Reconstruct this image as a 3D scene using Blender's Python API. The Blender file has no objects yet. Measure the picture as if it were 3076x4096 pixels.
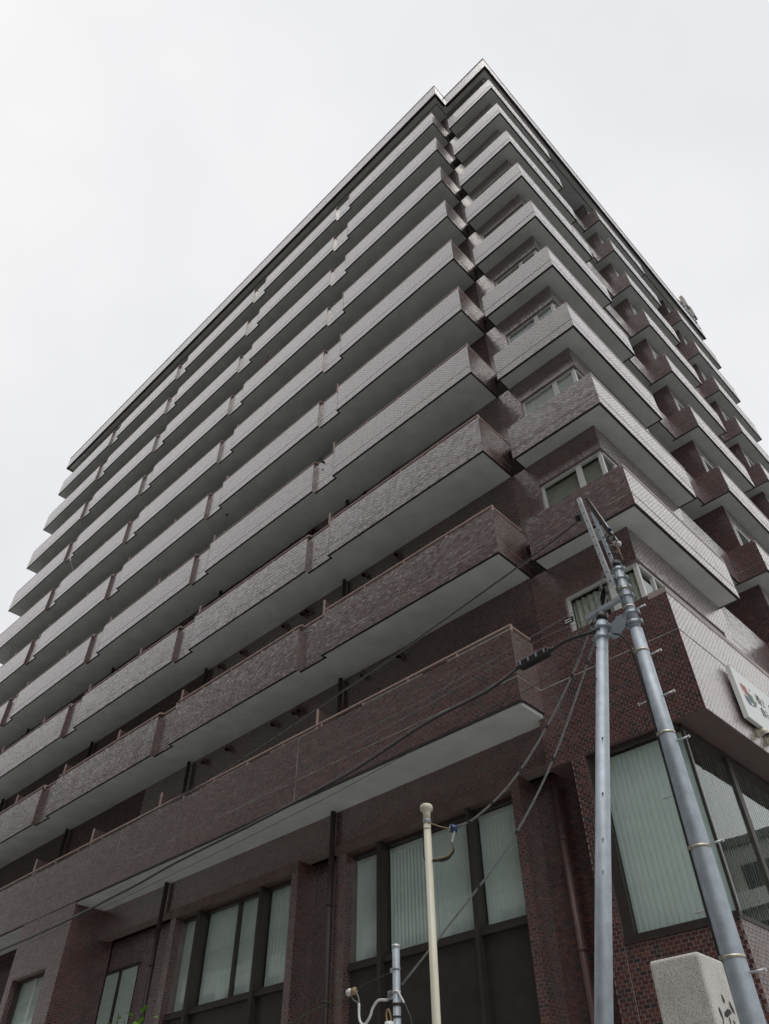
import bpy, math, random
import numpy as np
from mathutils import Vector, Matrix
random.seed(7); RNG = np.random.default_rng(11)
SC = bpy.context.scene
COL = SC.collection

# ------------------------------------------------------------------ camera
CP = Vector((3.2764, -10.0369, 1.8091)); YAW, PIT, ROL = 0.7596, 0.7768, -0.0108
fw = Vector((-math.sin(YAW)*math.cos(PIT), math.cos(YAW)*math.cos(PIT), math.sin(PIT)))
rt = Vector((math.cos(YAW), math.sin(YAW), 0)); up = rt.cross(fw)
r2 = rt*math.cos(ROL) + up*math.sin(ROL); u2 = up*math.cos(ROL) - rt*math.sin(ROL)
cam = bpy.data.cameras.new('camera'); cam_o = bpy.data.objects.new('camera', cam); COL.objects.link(cam_o)
cam.sensor_fit = 'VERTICAL'; cam.sensor_height = 36.0; cam.lens = 36.0*2979.9/4096.0
cam.clip_start = 0.05; cam.clip_end = 3000
M = Matrix.Identity(4)
for i in range(3):
    M[i][0] = r2[i]; M[i][1] = u2[i]; M[i][2] = -fw[i]; M[i][3] = CP[i]
cam_o.matrix_world = M
SC.camera = cam_o

# ------------------------------------------------------------------ sky, sun, exposure
SUN_EL, SUN_AZ = math.radians(72), math.radians(115)      # azimuth from +Y towards +X
W = bpy.data.worlds.new('World'); SC.world = W; W.use_nodes = True
wn, wl = W.node_tree.nodes, W.node_tree.links
wn.clear()
wo = wn.new('ShaderNodeOutputWorld'); bg = wn.new('ShaderNodeBackground')
sky = wn.new('ShaderNodeTexSky'); sky.sky_type = 'NISHITA'; sky.sun_disc = False
sky.sun_elevation = SUN_EL; sky.sun_rotation = SUN_AZ; sky.dust_density = 4.0; sky.air_density = 1.0
hs = wn.new('ShaderNodeHueSaturation'); hs.inputs['Saturation'].default_value = 0.25
wl.new(sky.outputs['Color'], hs.inputs['Color'])
tc = wn.new('ShaderNodeTexCoord'); nz = wn.new('ShaderNodeTexNoise')
nz.inputs['Scale'].default_value = 1.7; nz.inputs['Detail'].default_value = 4; nz.inputs['Roughness'].default_value = 0.55
wl.new(tc.outputs['Generated'], nz.inputs['Vector'])
cr = wn.new('ShaderNodeValToRGB')
cr.color_ramp.elements[0].position = 0.3; cr.color_ramp.elements[0].color = (7.9, 8.05, 8.35, 1)
cr.color_ramp.elements[1].position = 0.7; cr.color_ramp.elements[1].color = (9.7, 9.6, 9.65, 1)
wl.new(nz.outputs['Fac'], cr.inputs['Fac'])
mx = wn.new('ShaderNodeMixRGB'); mx.inputs['Fac'].default_value = 0.97      # cloud deck over the sky
wl.new(hs.outputs['Color'], mx.inputs['Color1']); wl.new(cr.outputs['Color'], mx.inputs['Color2'])
wl.new(mx.outputs['Color'], bg.inputs['Color']); bg.inputs['Strength'].default_value = 0.1
wl.new(bg.outputs['Background'], wo.inputs['Surface'])
sl = bpy.data.lights.new('sun', 'SUN'); sl.energy = 1.25; sl.angle = math.radians(44); sl.color = (1.0, 0.97, 0.93)
so = bpy.data.objects.new('sun', sl); COL.objects.link(so)
sd = Vector((math.sin(SUN_AZ)*math.cos(SUN_EL), math.cos(SUN_AZ)*math.cos(SUN_EL), math.sin(SUN_EL)))
so.rotation_euler = sd.to_track_quat('Z', 'Y').to_euler(); so.location = (15, -40, 90)
SC.view_settings.view_transform = 'Standard'; SC.view_settings.look = 'None'
SC.view_settings.exposure = 0.0; SC.view_settings.gamma = 1.0; SC.view_settings.use_curve_mapping = False

# ------------------------------------------------------------------ materials
def new_mat(name):
    m = bpy.data.materials.new(name); m.use_nodes = True
    n, l = m.node_tree.nodes, m.node_tree.links
    return m, n, l, n['Principled BSDF']
def setp(b, **k):
    for a, v in k.items(): b.inputs[a.replace('_', ' ')].default_value = v
def mat(name, col, rough=0.6, metal=0.0, vary=0.12, scale=6.0, bump=0.0, bscale=60.0, spec=0.5, dirt=None):
    m, n, l, b = new_mat(name)
    setp(b, Roughness=rough, Metallic=metal); b.inputs['Specular IOR Level'].default_value = spec
    g = n.new('ShaderNodeNewGeometry'); t = n.new('ShaderNodeTexNoise')
    t.inputs['Scale'].default_value = scale; t.inputs['Detail'].default_value = 6; t.inputs['Roughness'].default_value = 0.65
    l.new(g.outputs['Position'], t.inputs['Vector'])
    r = n.new('ShaderNodeValToRGB'); lo, hi = 1-vary, 1+vary
    r.color_ramp.elements[0].position = 0.3; r.color_ramp.elements[1].position = 0.7
    c0 = dirt if dirt else tuple(c*lo for c in col)
    r.color_ramp.elements[0].color = (*c0, 1); r.color_ramp.elements[1].color = (*[min(1, c*hi) for c in col], 1)
    l.new(t.outputs['Fac'], r.inputs['Fac']); l.new(r.outputs['Color'], b.inputs['Base Color'])
    if bump:
        t2 = n.new('ShaderNodeTexNoise'); t2.inputs['Scale'].default_value = bscale; t2.inputs['Detail'].default_value = 5
        l.new(g.outputs['Position'], t2.inputs['Vector'])
        bp = n.new('ShaderNodeBump'); bp.inputs['Strength'].default_value = bump; bp.inputs['Distance'].default_value = 0.01
        l.new(t2.outputs['Fac'], bp.inputs['Height']); l.new(bp.outputs['Normal'], b.inputs['Normal'])
    return m
TILE_STOPS = [(0.0, (.042, .035, .04)), (.1, (.056, .036, .038)), (.3, (.085, .034, .034)), (.62, (.104, .041, .04)),
              (.88, (.122, .048, .043)), (.96, (.165, .062, .05)), (1.0, (.075, .062, .062))]
def tile_ramp(n):
    r = n.new('ShaderNodeValToRGB'); e = r.color_ramp.elements
    e[0].position, e[0].color = TILE_STOPS[0][0], (*TILE_STOPS[0][1], 1)
    e[1].position, e[1].color = TILE_STOPS[-1][0], (*TILE_STOPS[-1][1], 1)
    for p_, c in TILE_STOPS[1:-1]:
        x = e.new(p_); x.color = (*c, 1)
    return r
def tile_shade(n, l, b, colsock, pos):
    # weathering: slow tone drift plus sparse pale bloom
    t = n.new('ShaderNodeTexNoise'); t.inputs['Scale'].default_value = 0.9; t.inputs['Detail'].default_value = 5
    l.new(pos, t.inputs['Vector'])
    mr = n.new('ShaderNodeMapRange'); mr.inputs['To Min'].default_value = 0.72; mr.inputs['To Max'].default_value = 1.25
    l.new(t.outputs['Fac'], mr.inputs['Value'])
    mu = n.new('ShaderNodeMixRGB'); mu.blend_type = 'MULTIPLY'; mu.inputs['Fac'].default_value = 1
    l.new(colsock, mu.inputs['Color1']); l.new(mr.outputs['Result'], mu.inputs['Color2'])
    mp = n.new('ShaderNodeMapping'); mp.inputs['Scale'].default_value = (1.3, 1.3, 0.8); l.new(pos, mp.inputs['Vector'])
    t2 = n.new('ShaderNodeTexNoise'); t2.inputs['Scale'].default_value = 1.6; t2.inputs['Detail'].default_value = 8; t2.inputs['Roughness'].default_value = 0.7
    l.new(mp.outputs['Vector'], t2.inputs['Vector'])
    m2 = n.new('ShaderNodeMapRange'); m2.inputs['From Min'].default_value = 0.6; m2.inputs['From Max'].default_value = 0.78
    m2.inputs['To Max'].default_value = 0.24; l.new(t2.outputs['Fac'], m2.inputs['Value'])
    bl = n.new('ShaderNodeMixRGB'); bl.inputs['Color2'].default_value = (.24, .2, .185, 1)
    l.new(m2.outputs['Result'], bl.inputs['Fac']); l.new(mu.outputs['Color'], bl.inputs['Color1'])
    l.new(bl.outputs['Color'], b.inputs['Base Color'])
    t3 = n.new('ShaderNodeTexNoise'); t3.inputs['Scale'].default_value = 26; t3.inputs['Detail'].default_value = 3
    l.new(pos, t3.inputs['Vector'])
    m3 = n.new('ShaderNodeMapRange'); m3.inputs['To Min'].default_value = 0.2; m3.inputs['To Max'].default_value = 0.36
    l.new(t3.outputs['Fac'], m3.inputs['Value']); l.new(m3.outputs['Result'], b.inputs['Roughness'])
    b.inputs['Specular IOR Level'].default_value = 0.0
    # lustre glaze: reflectance climbs towards grazing angles
    g = n.new('ShaderNodeNewGeometry'); dt = n.new('ShaderNodeVectorMath'); dt.operation = 'DOT_PRODUCT'
    l.new(g.outputs['Normal'], dt.inputs[0]); l.new(g.outputs['Incoming'], dt.inputs[1])
    def mth(op, a, b_=None):
        q = n.new('ShaderNodeMath'); q.operation = op
        for i, v in enumerate((a, b_)):
            if v is None: continue
            if isinstance(v, (int, float)): q.inputs[i].default_value = v
            else: l.new(v, q.inputs[i])
        return q.outputs[0]
    fac = mth('ADD', mth('MULTIPLY', mth('POWER', mth('SUBTRACT', 1.0, mth('ABSOLUTE', dt.outputs['Value'])), 1.45), .97), .02)
    gl = n.new('ShaderNodeBsdfGlossy'); gl.inputs['Color'].default_value = (1, .985, .97, 1); l.new(m3.outputs['Result'], gl.inputs['Roughness'])
    ms = n.new('ShaderNodeMixShader'); l.new(fac, ms.inputs['Fac']); l.new(b.outputs['BSDF'], ms.inputs[1]); l.new(gl.outputs['BSDF'], ms.inputs[2])
    l.new(ms.outputs['Shader'], n['Material Output'].inputs['Surface'])
def tile_mat(name, per_object=False):
    m, n, l, b = new_mat(name); g = n.new('ShaderNodeNewGeometry'); r = tile_ramp(n)
    if per_object:
        oi = n.new('ShaderNodeObjectInfo'); l.new(oi.outputs['Random'], r.inputs['Fac'])
    else: l.new(g.outputs['Random Per Island'], r.inputs['Fac'])
    tile_shade(n, l, b, r.outputs['Color'], g.outputs['Position'])
    return m
def brick_mat(name):
    m, n, l, b = new_mat(name); g = n.new('ShaderNodeNewGeometry')
    sp = n.new('ShaderNodeSeparateXYZ'); l.new(g.outputs['Position'], sp.inputs['Vector'])
    sn = n.new('ShaderNodeSeparateXYZ'); l.new(g.outputs['True Normal'], sn.inputs['Vector'])
    ab = n.new('ShaderNodeMath'); ab.operation = 'ABSOLUTE'; l.new(sn.outputs['X'], ab.inputs[0])
    gt = n.new('ShaderNodeMath'); gt.operation = 'GREATER_THAN'; gt.inputs[1].default_value = 0.5; l.new(ab.outputs[0], gt.inputs[0])
    mi = n.new('ShaderNodeMix'); mi.data_type = 'FLOAT'
    l.new(gt.outputs[0], mi.inputs['Factor']); l.new(sp.outputs['X'], mi.inputs['A']); l.new(sp.outputs['Y'], mi.inputs['B'])
    cb = n.new('ShaderNodeCombineXYZ'); l.new(mi.outputs['Result'], cb.inputs['X']); l.new(sp.outputs['Z'], cb.inputs['Y'])
    br = n.new('ShaderNodeTexBrick'); br.offset = 0.5; br.offset_frequency = 2; br.squash = 1
    setp(br, Scale=1.0, Mortar_Size=0.0042, Mortar_Smooth=0.0, Brick_Width=0.1, Row_Height=0.05, Bias=0.0)
    br.inputs['Color1'].default_value = (.042, .024, .023, 1); br.inputs['Color2'].default_value = (.09, .04, .034, 1)  # tile and joint tones darkened: shade of the set-back walls put into the colour
    br.inputs['Mortar'].default_value = (.14, .115, .11, 1)
    l.new(cb.outputs['Vector'], br.inputs['Vector']); l.new(br.outputs['Color'], b.inputs['Base Color'])
    mr = n.new('ShaderNodeMapRange'); mr.inputs['To Min'].default_value = 0.25; mr.inputs['To Max'].default_value = 0.85
    l.new(br.outputs['Fac'], mr.inputs['Value']); l.new(mr.outputs['Result'], b.inputs['Roughness'])
    bp = n.new('ShaderNodeBump'); bp.invert = True; bp.inputs['Strength'].default_value = 0.6; bp.inputs['Distance'].default_value = 0.004
    l.new(br.outputs['Fac'], bp.inputs['Height']); l.new(bp.outputs['Normal'], b.inputs['Normal'])
    return m
def glass_mat(name, tint, refl=1.0):
    m, n, l, b = new_mat(name); n.remove(b); o = n['Material Output']
    tr = n.new('ShaderNodeBsdfTransparent'); tr.inputs['Color'].default_value = (*tint, 1)
    gl = n.new('ShaderNodeBsdfGlossy'); gl.inputs['Roughness'].default_value = 0.01; gl.inputs['Color'].default_value = (.93, .97, .95, 1)
    g = n.new('ShaderNodeNewGeometry')
    dt = n.new('ShaderNodeVectorMath'); dt.operation = 'DOT_PRODUCT'; l.new(g.outputs['Normal'], dt.inputs[0]); l.new(g.outputs['Incoming'], dt.inputs[1])
    def mth(op, a, b_=None, **k):
        q = n.new('ShaderNodeMath'); q.operation = op
        for i, v in enumerate((a, b_)):
            if v is None: continue
            if isinstance(v, (int, float)): q.inputs[i].default_value = v
            else: l.new(v, q.inputs[i])
        return q.outputs[0]
    sch = mth('ADD', mth('MULTIPLY', mth('POWER', mth('SUBTRACT', 1.0, mth('ABSOLUTE', dt.outputs['Value'])), 5.0), .92), .05)
    g2 = g; t = n.new('ShaderNodeTexNoise'); t.inputs['Scale'].default_value = 0.8
    l.new(g.outputs['Position'], t.inputs['Vector'])
    bp = n.new('ShaderNodeBump'); bp.inputs['Strength'].default_value = 0.05; bp.inputs['Distance'].default_value = 0.05
    l.new(t.outputs['Fac'], bp.inputs['Height']); l.new(bp.outputs['Normal'], gl.inputs['Normal'])
    ms = n.new('ShaderNodeMixShader'); l.new(sch, ms.inputs['Fac'])
    l.new(tr.outputs['BSDF'], ms.inputs[1]); l.new(gl.outputs['BSDF'], ms.inputs[2]); l.new(ms.outputs['Shader'], o.inputs['Surface'])
    return m
def granite_mat(name):
    m, n, l, b = new_mat(name); g = n.new('ShaderNodeNewGeometry')
    v = n.new('ShaderNodeTexNoise'); v.inputs['Scale'].default_value = 230; v.inputs['Detail'].default_value = 3; l.new(g.outputs['Position'], v.inputs['Vector'])
    r = n.new('ShaderNodeValToRGB'); e = r.color_ramp.elements
    e[0].position = .36; e[0].color = (.26, .26, .24, 1); e[1].position = .46; e[1].color = (.62, .61, .57, 1)
    x = e.new(.66); x.color = (.74, .72, .67, 1)
    l.new(v.outputs['Fac'], r.inputs['Fac'])
    t = n.new('ShaderNodeTexNoise'); t.inputs['Scale'].default_value = 7; t.inputs['Detail'].default_value = 5; l.new(g.outputs['Position'], t.inputs['Vector'])
    mr = n.new('ShaderNodeMapRange'); mr.inputs['To Min'].default_value = .7; mr.inputs['To Max'].default_value = 1.2; l.new(t.outputs['Fac'], mr.inputs['Value'])
    mu = n.new('ShaderNodeMixRGB'); mu.blend_type = 'MULTIPLY'; mu.inputs['Fac'].default_value = 1
    l.new(r.outputs['Color'], mu.inputs['Color1']); l.new(mr.outputs['Result'], mu.inputs['Color2']); l.new(mu.outputs['Color'], b.inputs['Base Color'])
    b.inputs['Roughness'].default_value = .75
    bp = n.new('ShaderNodeBump'); bp.inputs['Strength'].default_value = .35; bp.inputs['Distance'].default_value = .004
    l.new(v.outputs['Fac'], bp.inputs['Height']); l.new(bp.outputs['Normal'], b.inputs['Normal'])
    return m
MT = {}
MT['tile'] = tile_mat('glazed_tile'); MT['tile1'] = tile_mat('glazed_tile_single', True); MT['brick'] = brick_mat('tile_wall_shaded')
MT['mortar'] = mat('mortar', (.27, .222, .21), .9, vary=.22, scale=3.0)
MT['coping'] = mat('coping', (.36, .31, .29), .55, vary=.2, scale=5, bump=.2)
MT['soffit'] = mat('soffit_paint', (.80, .85, .84), .8, vary=.02, scale=1.7, bump=.2, bscale=25, dirt=(.64, .69, .68))
MT['drip'] = mat('drip_edge', (.03, .026, .028), .6)
MT['seal'] = mat('sealant', (.42, .4, .37), .7, vary=.5, scale=2.0, dirt=(.05, .045, .045))
MT['rail'] = mat('rail_paint', (.5, .37, .33), .45, vary=.15, scale=4)
MT['panel'] = mat('partition_board', (.13, .09, .085), .6, vary=.1)
MT['pipe'] = mat('pipe_paint', (.15, .095, .09), .4, vary=.15)
MT['pipe_dark'] = mat('pipe_dark', (.045, .032, .032), .5)
MT['bronze'] = mat('bronze_frame', (.055, .047, .042), .4, vary=.15, metal=.2)
MT['spandrel'] = mat('spandrel', (.04, .037, .033), .35, vary=.25, scale=3)
MT['lintel'] = mat('lintel_tile', (.15, .105, .09), .45, vary=.3, scale=5)
MT['alu'] = mat('aluminium_frame', (.78, .79, .77), .4, metal=.0, vary=.08)
MT['glass'] = glass_mat('window_glass', (.95, .975, .965)); MT['glass_dark'] = glass_mat('tinted_glass', (.62, .72, .69))
MT['blind'] = mat('blind_fabric', (.78, .86, .84), .8, vary=.05); MT['curtain'] = mat('curtain', (.62, .64, .56), .85, vary=.12, scale=3)
MT['venetian'] = mat('venetian_blind', (.72, .72, .62), .6, vary=.05)
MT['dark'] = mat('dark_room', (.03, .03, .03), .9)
MT['galv'] = mat('galvanised_steel', (.40, .45, .50), .5, metal=.35, vary=.16, scale=9, bump=.06, bscale=90)
MT['galv_bright'] = mat('galvanised_bright', (.62, .64, .66), .42, metal=.5, vary=.12, scale=12)
MT['steel_band'] = mat('steel_band', (.5, .47, .4), .45, metal=.8, vary=.2, scale=30)
MT['black'] = mat('black_plastic', (.018, .018, .02), .45); MT['cable'] = mat('cable_black', (.03, .03, .033), .5)
MT['cable_grey'] = mat('cable_grey', (.24, .25, .25), .5, vary=.3, scale=30)
MT['cream'] = mat('cream_paint', (.68, .65, .52), .35, vary=.06, scale=3); MT['white'] = mat('sign_white', (.76, .80, .77), .35, vary=.02, scale=2)
MT['red'] = mat('print_red', (.62, .12, .07), .4); MT['green'] = mat('print_green', (.06, .2, .09), .4); MT['blue'] = mat('print_blue', (.05, .08, .3), .4)
MT['ink'] = mat('print_ink', (.05, .055, .06), .5); MT['carve'] = mat('carved_black', (.025, .025, .027), .6)
MT['granite'] = granite_mat('granite'); MT['porcelain'] = mat('porcelain', (.7, .7, .68), .2); MT['navy'] = mat('insulator_navy', (.03, .05, .12), .25)
MT['tan'] = mat('rope_tan', (.35, .25, .14), .8); MT['leaf'] = mat('leaf_green', (.15, .36, .03), .4, vary=.4, scale=12)
MT['leaf_dark'] = mat('leaf_dark', (.05, .12, .03), .5, vary=.4, scale=12); MT['stem'] = mat('stem_bark', (.09, .07, .04), .8)
MT['asphalt'] = mat('asphalt', (.06, .06, .06), .9, vary=.2, scale=2, bump=.3, bscale=120); MT['paving'] = mat('paving', (.35, .34, .32), .85, vary=.12, scale=1.5)
MT['kerb'] = mat('kerb_stone', (.33, .32, .3), .85); MT['lane'] = mat('lane_paint', (.75, .75, .72), .7)
MT['conc'] = mat('concrete', (.20, .19, .18), .8, vary=.15, scale=.5); MT['conc_white'] = mat("white_band", (.72, .72, .7), .6); MT['conc_tan'] = mat('tan_wall', (.30, .27, .23), .7)
MT['office'] = mat('office_wall', (.13, .11, .10), .7, vary=.2, scale=.3); MT['tower'] = mat('tower_wall', (.46, .44, .39), .7); MT['metal_cap'] = mat('roof_metal', (.17, .18, .20), .5, metal=.3); MT['flower'] = mat('flower_red', (.6, .06, .03), .6); MT['pot'] = mat('pot', (.25, .12, .07), .8)

# ------------------------------------------------------------------ mesh helpers
SK = 0.0235                                   # the side street front is turned 1.35 degrees
def emp(name, loc=(0, 0, 0), parent=None):
    o = bpy.data.objects.new(name, None); COL.objects.link(o); o.location = loc; o.empty_display_size = .1
    if parent: o.parent = parent
    return o
def tag(o, label=None, cat=None, group=None, kind=None):
    if label: o['label'] = label
    if cat: o['category'] = cat
    if group: o['group'] = group
    if kind: o['kind'] = kind
    return o
class MB:
    def __init__(s): s.v = []; s.f = []
    def poly(s, vs, fs):
        k = len(s.v); s.v += [tuple(v) for v in vs]; s.f += [tuple(i+k for i in f) for f in fs]; return s
    def box(s, x0, x1, y0, y1, z0, z1, sk=0.0):
        vs = [(x+sk*y, y, z) for z in (z0, z1) for (x, y) in ((x0, y0), (x1, y0), (x1, y1), (x0, y1))]
        return s.poly(vs, [(3, 2, 1, 0), (4, 5, 6, 7), (0, 1, 5, 4), (1, 2, 6, 5), (2, 3, 7, 6), (3, 0, 4, 7)])
    def obox(s, c, ax, ay, az):               # oriented box: centre and three half-axis vectors
        c, ax, ay, az = map(Vector, (c, ax, ay, az))
        vs = [c+i*ax+j*ay+k*az for k in (-1, 1) for (i, j) in ((-1, -1), (1, -1), (1, 1), (-1, 1))]
        return s.poly(vs, [(3, 2, 1, 0), (4, 5, 6, 7), (0, 1, 5, 4), (1, 2, 6, 5), (2, 3, 7, 6), (3, 0, 4, 7)])
    def bar(s, a, b, w, h, upv=(0, 0, 1)):
        a, b = Vector(a), Vector(b); d = (b-a); L = d.length/2; d.normalize(); q = d.cross(Vector(upv)).normalized(); r = q.cross(d)
        return s.obox((a+b)/2, d*L, q*w/2, r*h/2)
    def tube(s, pts, rad, n=8, cap=True):
        pts = [Vector(q) for q in pts]; k = len(pts); rads = rad if isinstance(rad, (list, tuple)) else [rad]*k
        base = len(s.v); t0 = (pts[1]-pts[0]).normalized()
        a = t0.orthogonal().normalized()
        for i in range(k):
            t = (pts[min(i+1, k-1)]-pts[max(i-1, 0)]).normalized()
            a = (a-t*a.dot(t)).normalized(); b = t.cross(a)
            for j in range(n):
                th = 2*math.pi*j/n; s.v.append(tuple(pts[i]+(a*math.cos(th)+b*math.sin(th))*rads[i]))
        for i in range(k-1):
            for j in range(n):
                p0 = base+i*n+j; p1 = base+i*n+(j+1) % n; s.f.append((p0, p1, p1+n, p0+n))
        if cap:
            s.f.append(tuple(base+j for j in reversed(range(n)))); s.f.append(tuple(base+(k-1)*n+j for j in range(n)))
        return s
    def build(s, name, m, parent=None, smooth=False, bevel=0.0):
        me = bpy.data.meshes.new(name); me.from_pydata(s.v, [], s.f); me.materials.append(MT[m] if isinstance(m, str) else m)
        if smooth:
            me.polygons.foreach_set('use_smooth', [len(f) == 4 for f in s.f])
        me.update(); o = bpy.data.objects.new(name, me); COL.objects.link(o)
        if parent: o.parent = parent
        if bevel:
            bv = o.modifiers.new('bevel', 'BEVEL'); bv.width = bevel; bv.segments = 3; bv.limit_method = 'ANGLE'
        return o
def box(name, m, parent, *a, **k): return MB().box(*a, **k).build(name, m, parent)
def curve_pts(ctrl, n=6):                      # Catmull-Rom
    c = [Vector(q) for q in ctrl]; c = [c[0]*2-c[1]]+c+[c[-1]*2-c[-2]]; out = []
    for i in range(1, len(c)-2):
        for k in range(n):
            t = k/n; p0, p1, p2, p3 = c[i-1], c[i], c[i+1], c[i+2]
            out.append(.5*((2*p1)+(p2-p0)*t+(2*p0-5*p1+4*p2-p3)*t*t+(3*p1-p0-3*p2+p3)*t**3))
    out.append(c[-2]); return out

# --- tiles: 95 x 45 mm facing tiles on one lattice, 3 mm proud of the mortar, each a little out of true
TU, TV, JU, JV = 0.1, 0.05, 0.011, 0.0085
def hash2(a, b, s): return np.modf(np.abs(np.sin(a*12.9898+b*78.233+s*37.719)*43758.5453))[0]
class Tiles:
    def __init__(s): s.V = []; s.F = []; s.n = 0
    def rects(s, u0, u1, v0, v1, holes=()):
        k0, k1 = math.floor(v0/TV+1e-6), math.ceil(v1/TV-1e-6)
        j0, j1 = math.floor(u0/TU)-1, math.ceil(u1/TU)+1
        K, J = np.meshgrid(np.arange(k0, k1), np.arange(j0, j1), indexing='ij'); K = K.ravel().astype(float); J = J.ravel().astype(float)
        off = np.where(np.mod(K, 2) == 1, TU/2, 0.0)
        a0, a1 = J*TU+off+JU/2, J*TU+off+TU-JU/2; b0, b1 = K*TV+JV/2, K*TV+TV-JV/2
        a0, a1 = np.maximum(a0, u0), np.minimum(a1, u1); b0, b1 = np.maximum(b0, v0), np.minimum(b1, v1)
        ok = (a1-a0 > .014) & (b1-b0 > .012); a0, a1, b0, b1, K, J = [q[ok] for q in (a0, a1, b0, b1, K, J)]
        for (hu0, hu1, hv0, hv1) in holes:
            ov = (a0 < hu1) & (a1 > hu0) & (b0 < hv1) & (b1 > hv0)
            vin = (b0 >= hv0-.012) & (b1 <= hv1+.012)
            left = ov & vin & (a0 < hu0); right = ov & vin & (a1 > hu1) & ~left
            a1 = np.where(left, hu0-.002, a1); a0 = np.where(right, hu1+.002, a0)
            uin = ~left & ~right & ov
            lo = uin & (b0 < hv0) & (b1 > hv0+.012); hi = uin & (b1 > hv1) & (b0 < hv1-.012) & ~lo
            b1 = np.where(lo, hv0-.002, b1); b0 = np.where(hi, hv1+.002, b0)
            ok = ~(uin & ~lo & ~hi) & (a1-a0 > .014) & (b1-b0 > .012)
            a0, a1, b0, b1, K, J = [q[ok] for q in (a0, a1, b0, b1, K, J)]
        return a0, a1, b0, b1
    def add(s, kind, pos, u0, u1, v0, v1, holes=(), skew=0.0, near=False, vertical=False):
        if vertical:                             # soldier course: lattice turned upright
            n = max(1, int(round((u1-u0)/TV))); e = np.linspace(u0, u1, n+1); a0, a1 = e[:-1]+.004, e[1:]-.004
            b0 = np.full(n, v0+.004); b1 = np.full(n, v1-.004)
        else: a0, a1, b0, b1 = s.rects(u0, u1, v0, v1, holes)
        m = len(a0)
        if m == 0: return s
        uc, vc = (a0+a1)/2, (b0+b1)/2
        cu, cv = np.floor(uc/.3), np.floor(vc/.3); sd = pos*3.1+(7 if kind == 'S' else 0)
        su = (hash2(cu, cv, sd)-.5)*.016 + RNG.normal(0, .014, m); sv = (hash2(cu, cv, sd+1.7)-.5)*.012 + RNG.normal(0, .019, m)
        h = .0026+RNG.uniform(-.0004, .0004, m)
        C = [(a0, b0), (a1, b0), (a1, b1), (a0, b1)]
        top = []
        for (a, b) in C:
            d = h+su*(a-uc)+sv*(b-vc); top.append((a, b, d))
        rings = [top]
        if near: rings.append([(a, b, np.full(m, -.001)) for a, b in C])
        P = []
        for rg in rings:
            for (a, b, d) in rg:
                if kind == 'F': P.append(np.stack([a, pos-d, b], -1))
                else: P.append(np.stack([pos+skew*a+d, a, b], -1))
        P = np.stack(P, 1); q = P.shape[1]
        base = (np.arange(m)*q+s.n)[:, None]
        F = [base+np.array([[0, 1, 2, 3]])]
        if near:
            for i in range(4):
                j = (i+1) % 4; F.append(base+np.array([[j, i, i+4, j+4]]))
        s.V.append(P.reshape(-1, 3)); s.F.append(np.concatenate(F, 0)); s.n += m*q
        return s
    def build(s, parent, name='tile_facing'):
        V = np.concatenate(s.V); F = np.concatenate(s.F); me = bpy.data.meshes.new(name)
        me.vertices.add(len(V)); me.vertices.foreach_set('co', V.astype(np.float32).ravel())
        me.loops.add(F.size); me.loops.foreach_set('vertex_index', F.astype(np.int32).ravel())
        me.polygons.add(len(F)); me.polygons.foreach_set('loop_start', np.arange(0, F.size, 4, dtype=np.int32))
        me.polygons.foreach_set('loop_total', np.full(len(F), 4, dtype=np.int32))
        me.polygons.foreach_set('use_smooth', np.zeros(len(F), dtype=bool)); me.update(calc_edges=True); me.materials.append(MT['tile'])
        o = bpy.data.objects.new(name, me); COL.objects.link(o); o.parent = parent; o['kind'] = 'stuff'
        return o

# ------------------------------------------------------------------ ground
def struct(name, m, *a): return tag(box(name, m, None, *a), kind='structure')
struct('ground', 'asphalt', -400, 400, -400, 400, -.3, 0.0)
struct('road', 'asphalt', -300, 9.0, -20.5, -12.0, 0.002, 0.006); struct('road', 'asphalt', 9.0, 17.0, -300, 300, 0.002, .0062)
struct('pavement', 'paving', -60, 7.5, -11.6, 24, 0.0, .12); struct('pavement', 'paving', -60, 7.5, -24, -20.8, 0.0, .12)
tag(MB().box(-60, 7.8, -11.9, -11.6, 0, .15).box(7.5, 7.8, -11.6, 24, 0, .15).build('kerb', 'kerb'), kind='structure')
lm = MB()
for k in range(18): lm.box(-70+k*4.2, -67.6+k*4.2, -16.3, -16.15, .008, .0105)
tag(lm.build('lane_marking', 'lane'), kind='structure')

# ------------------------------------------------------------------ the building
B = emp('apartment_building', (-2.0, 0.5, 0))
tag(B, 'tall brown glazed tile apartment block with long stacked balconies and a stepped corner', 'building')
_parent_off = Matrix.Translation(-Vector(B.location))
ALLB = []
YS, YK = -0.658, 0.43
def T(i): return 12.4+3.0*(8-i)
PLB, PRB = 1.04, 1.064
XE, XR = -33.76, -2.597
REC = [(-8.53, -7.63), (-14.55, -13.65), (-21.19, -20.27), (-27.91, -27.0)]
RD = 0.11
def segs():
    out = []; x = XR
    for (a, b) in REC: out.append((b, x, YS)); out.append((a, b, YS+RD)); x = a
    out.append((XE, x, YS)); return out

# main walls
rear = box('wall', 'brick', B, XE+.1, XR-.02, YK, YK+.2, 8.09, 38.4); rear['label'] = 'tiled rear wall behind the long balconies'
core = box('wall', 'conc', B, XE+.1, -3.2, 1.2, 19.0, 0.1, 38.35)
endw = box('wall', 'brick', B, XE+.05, XE+.25, YK+.2, 19.0, 0.05, 38.38)

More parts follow.
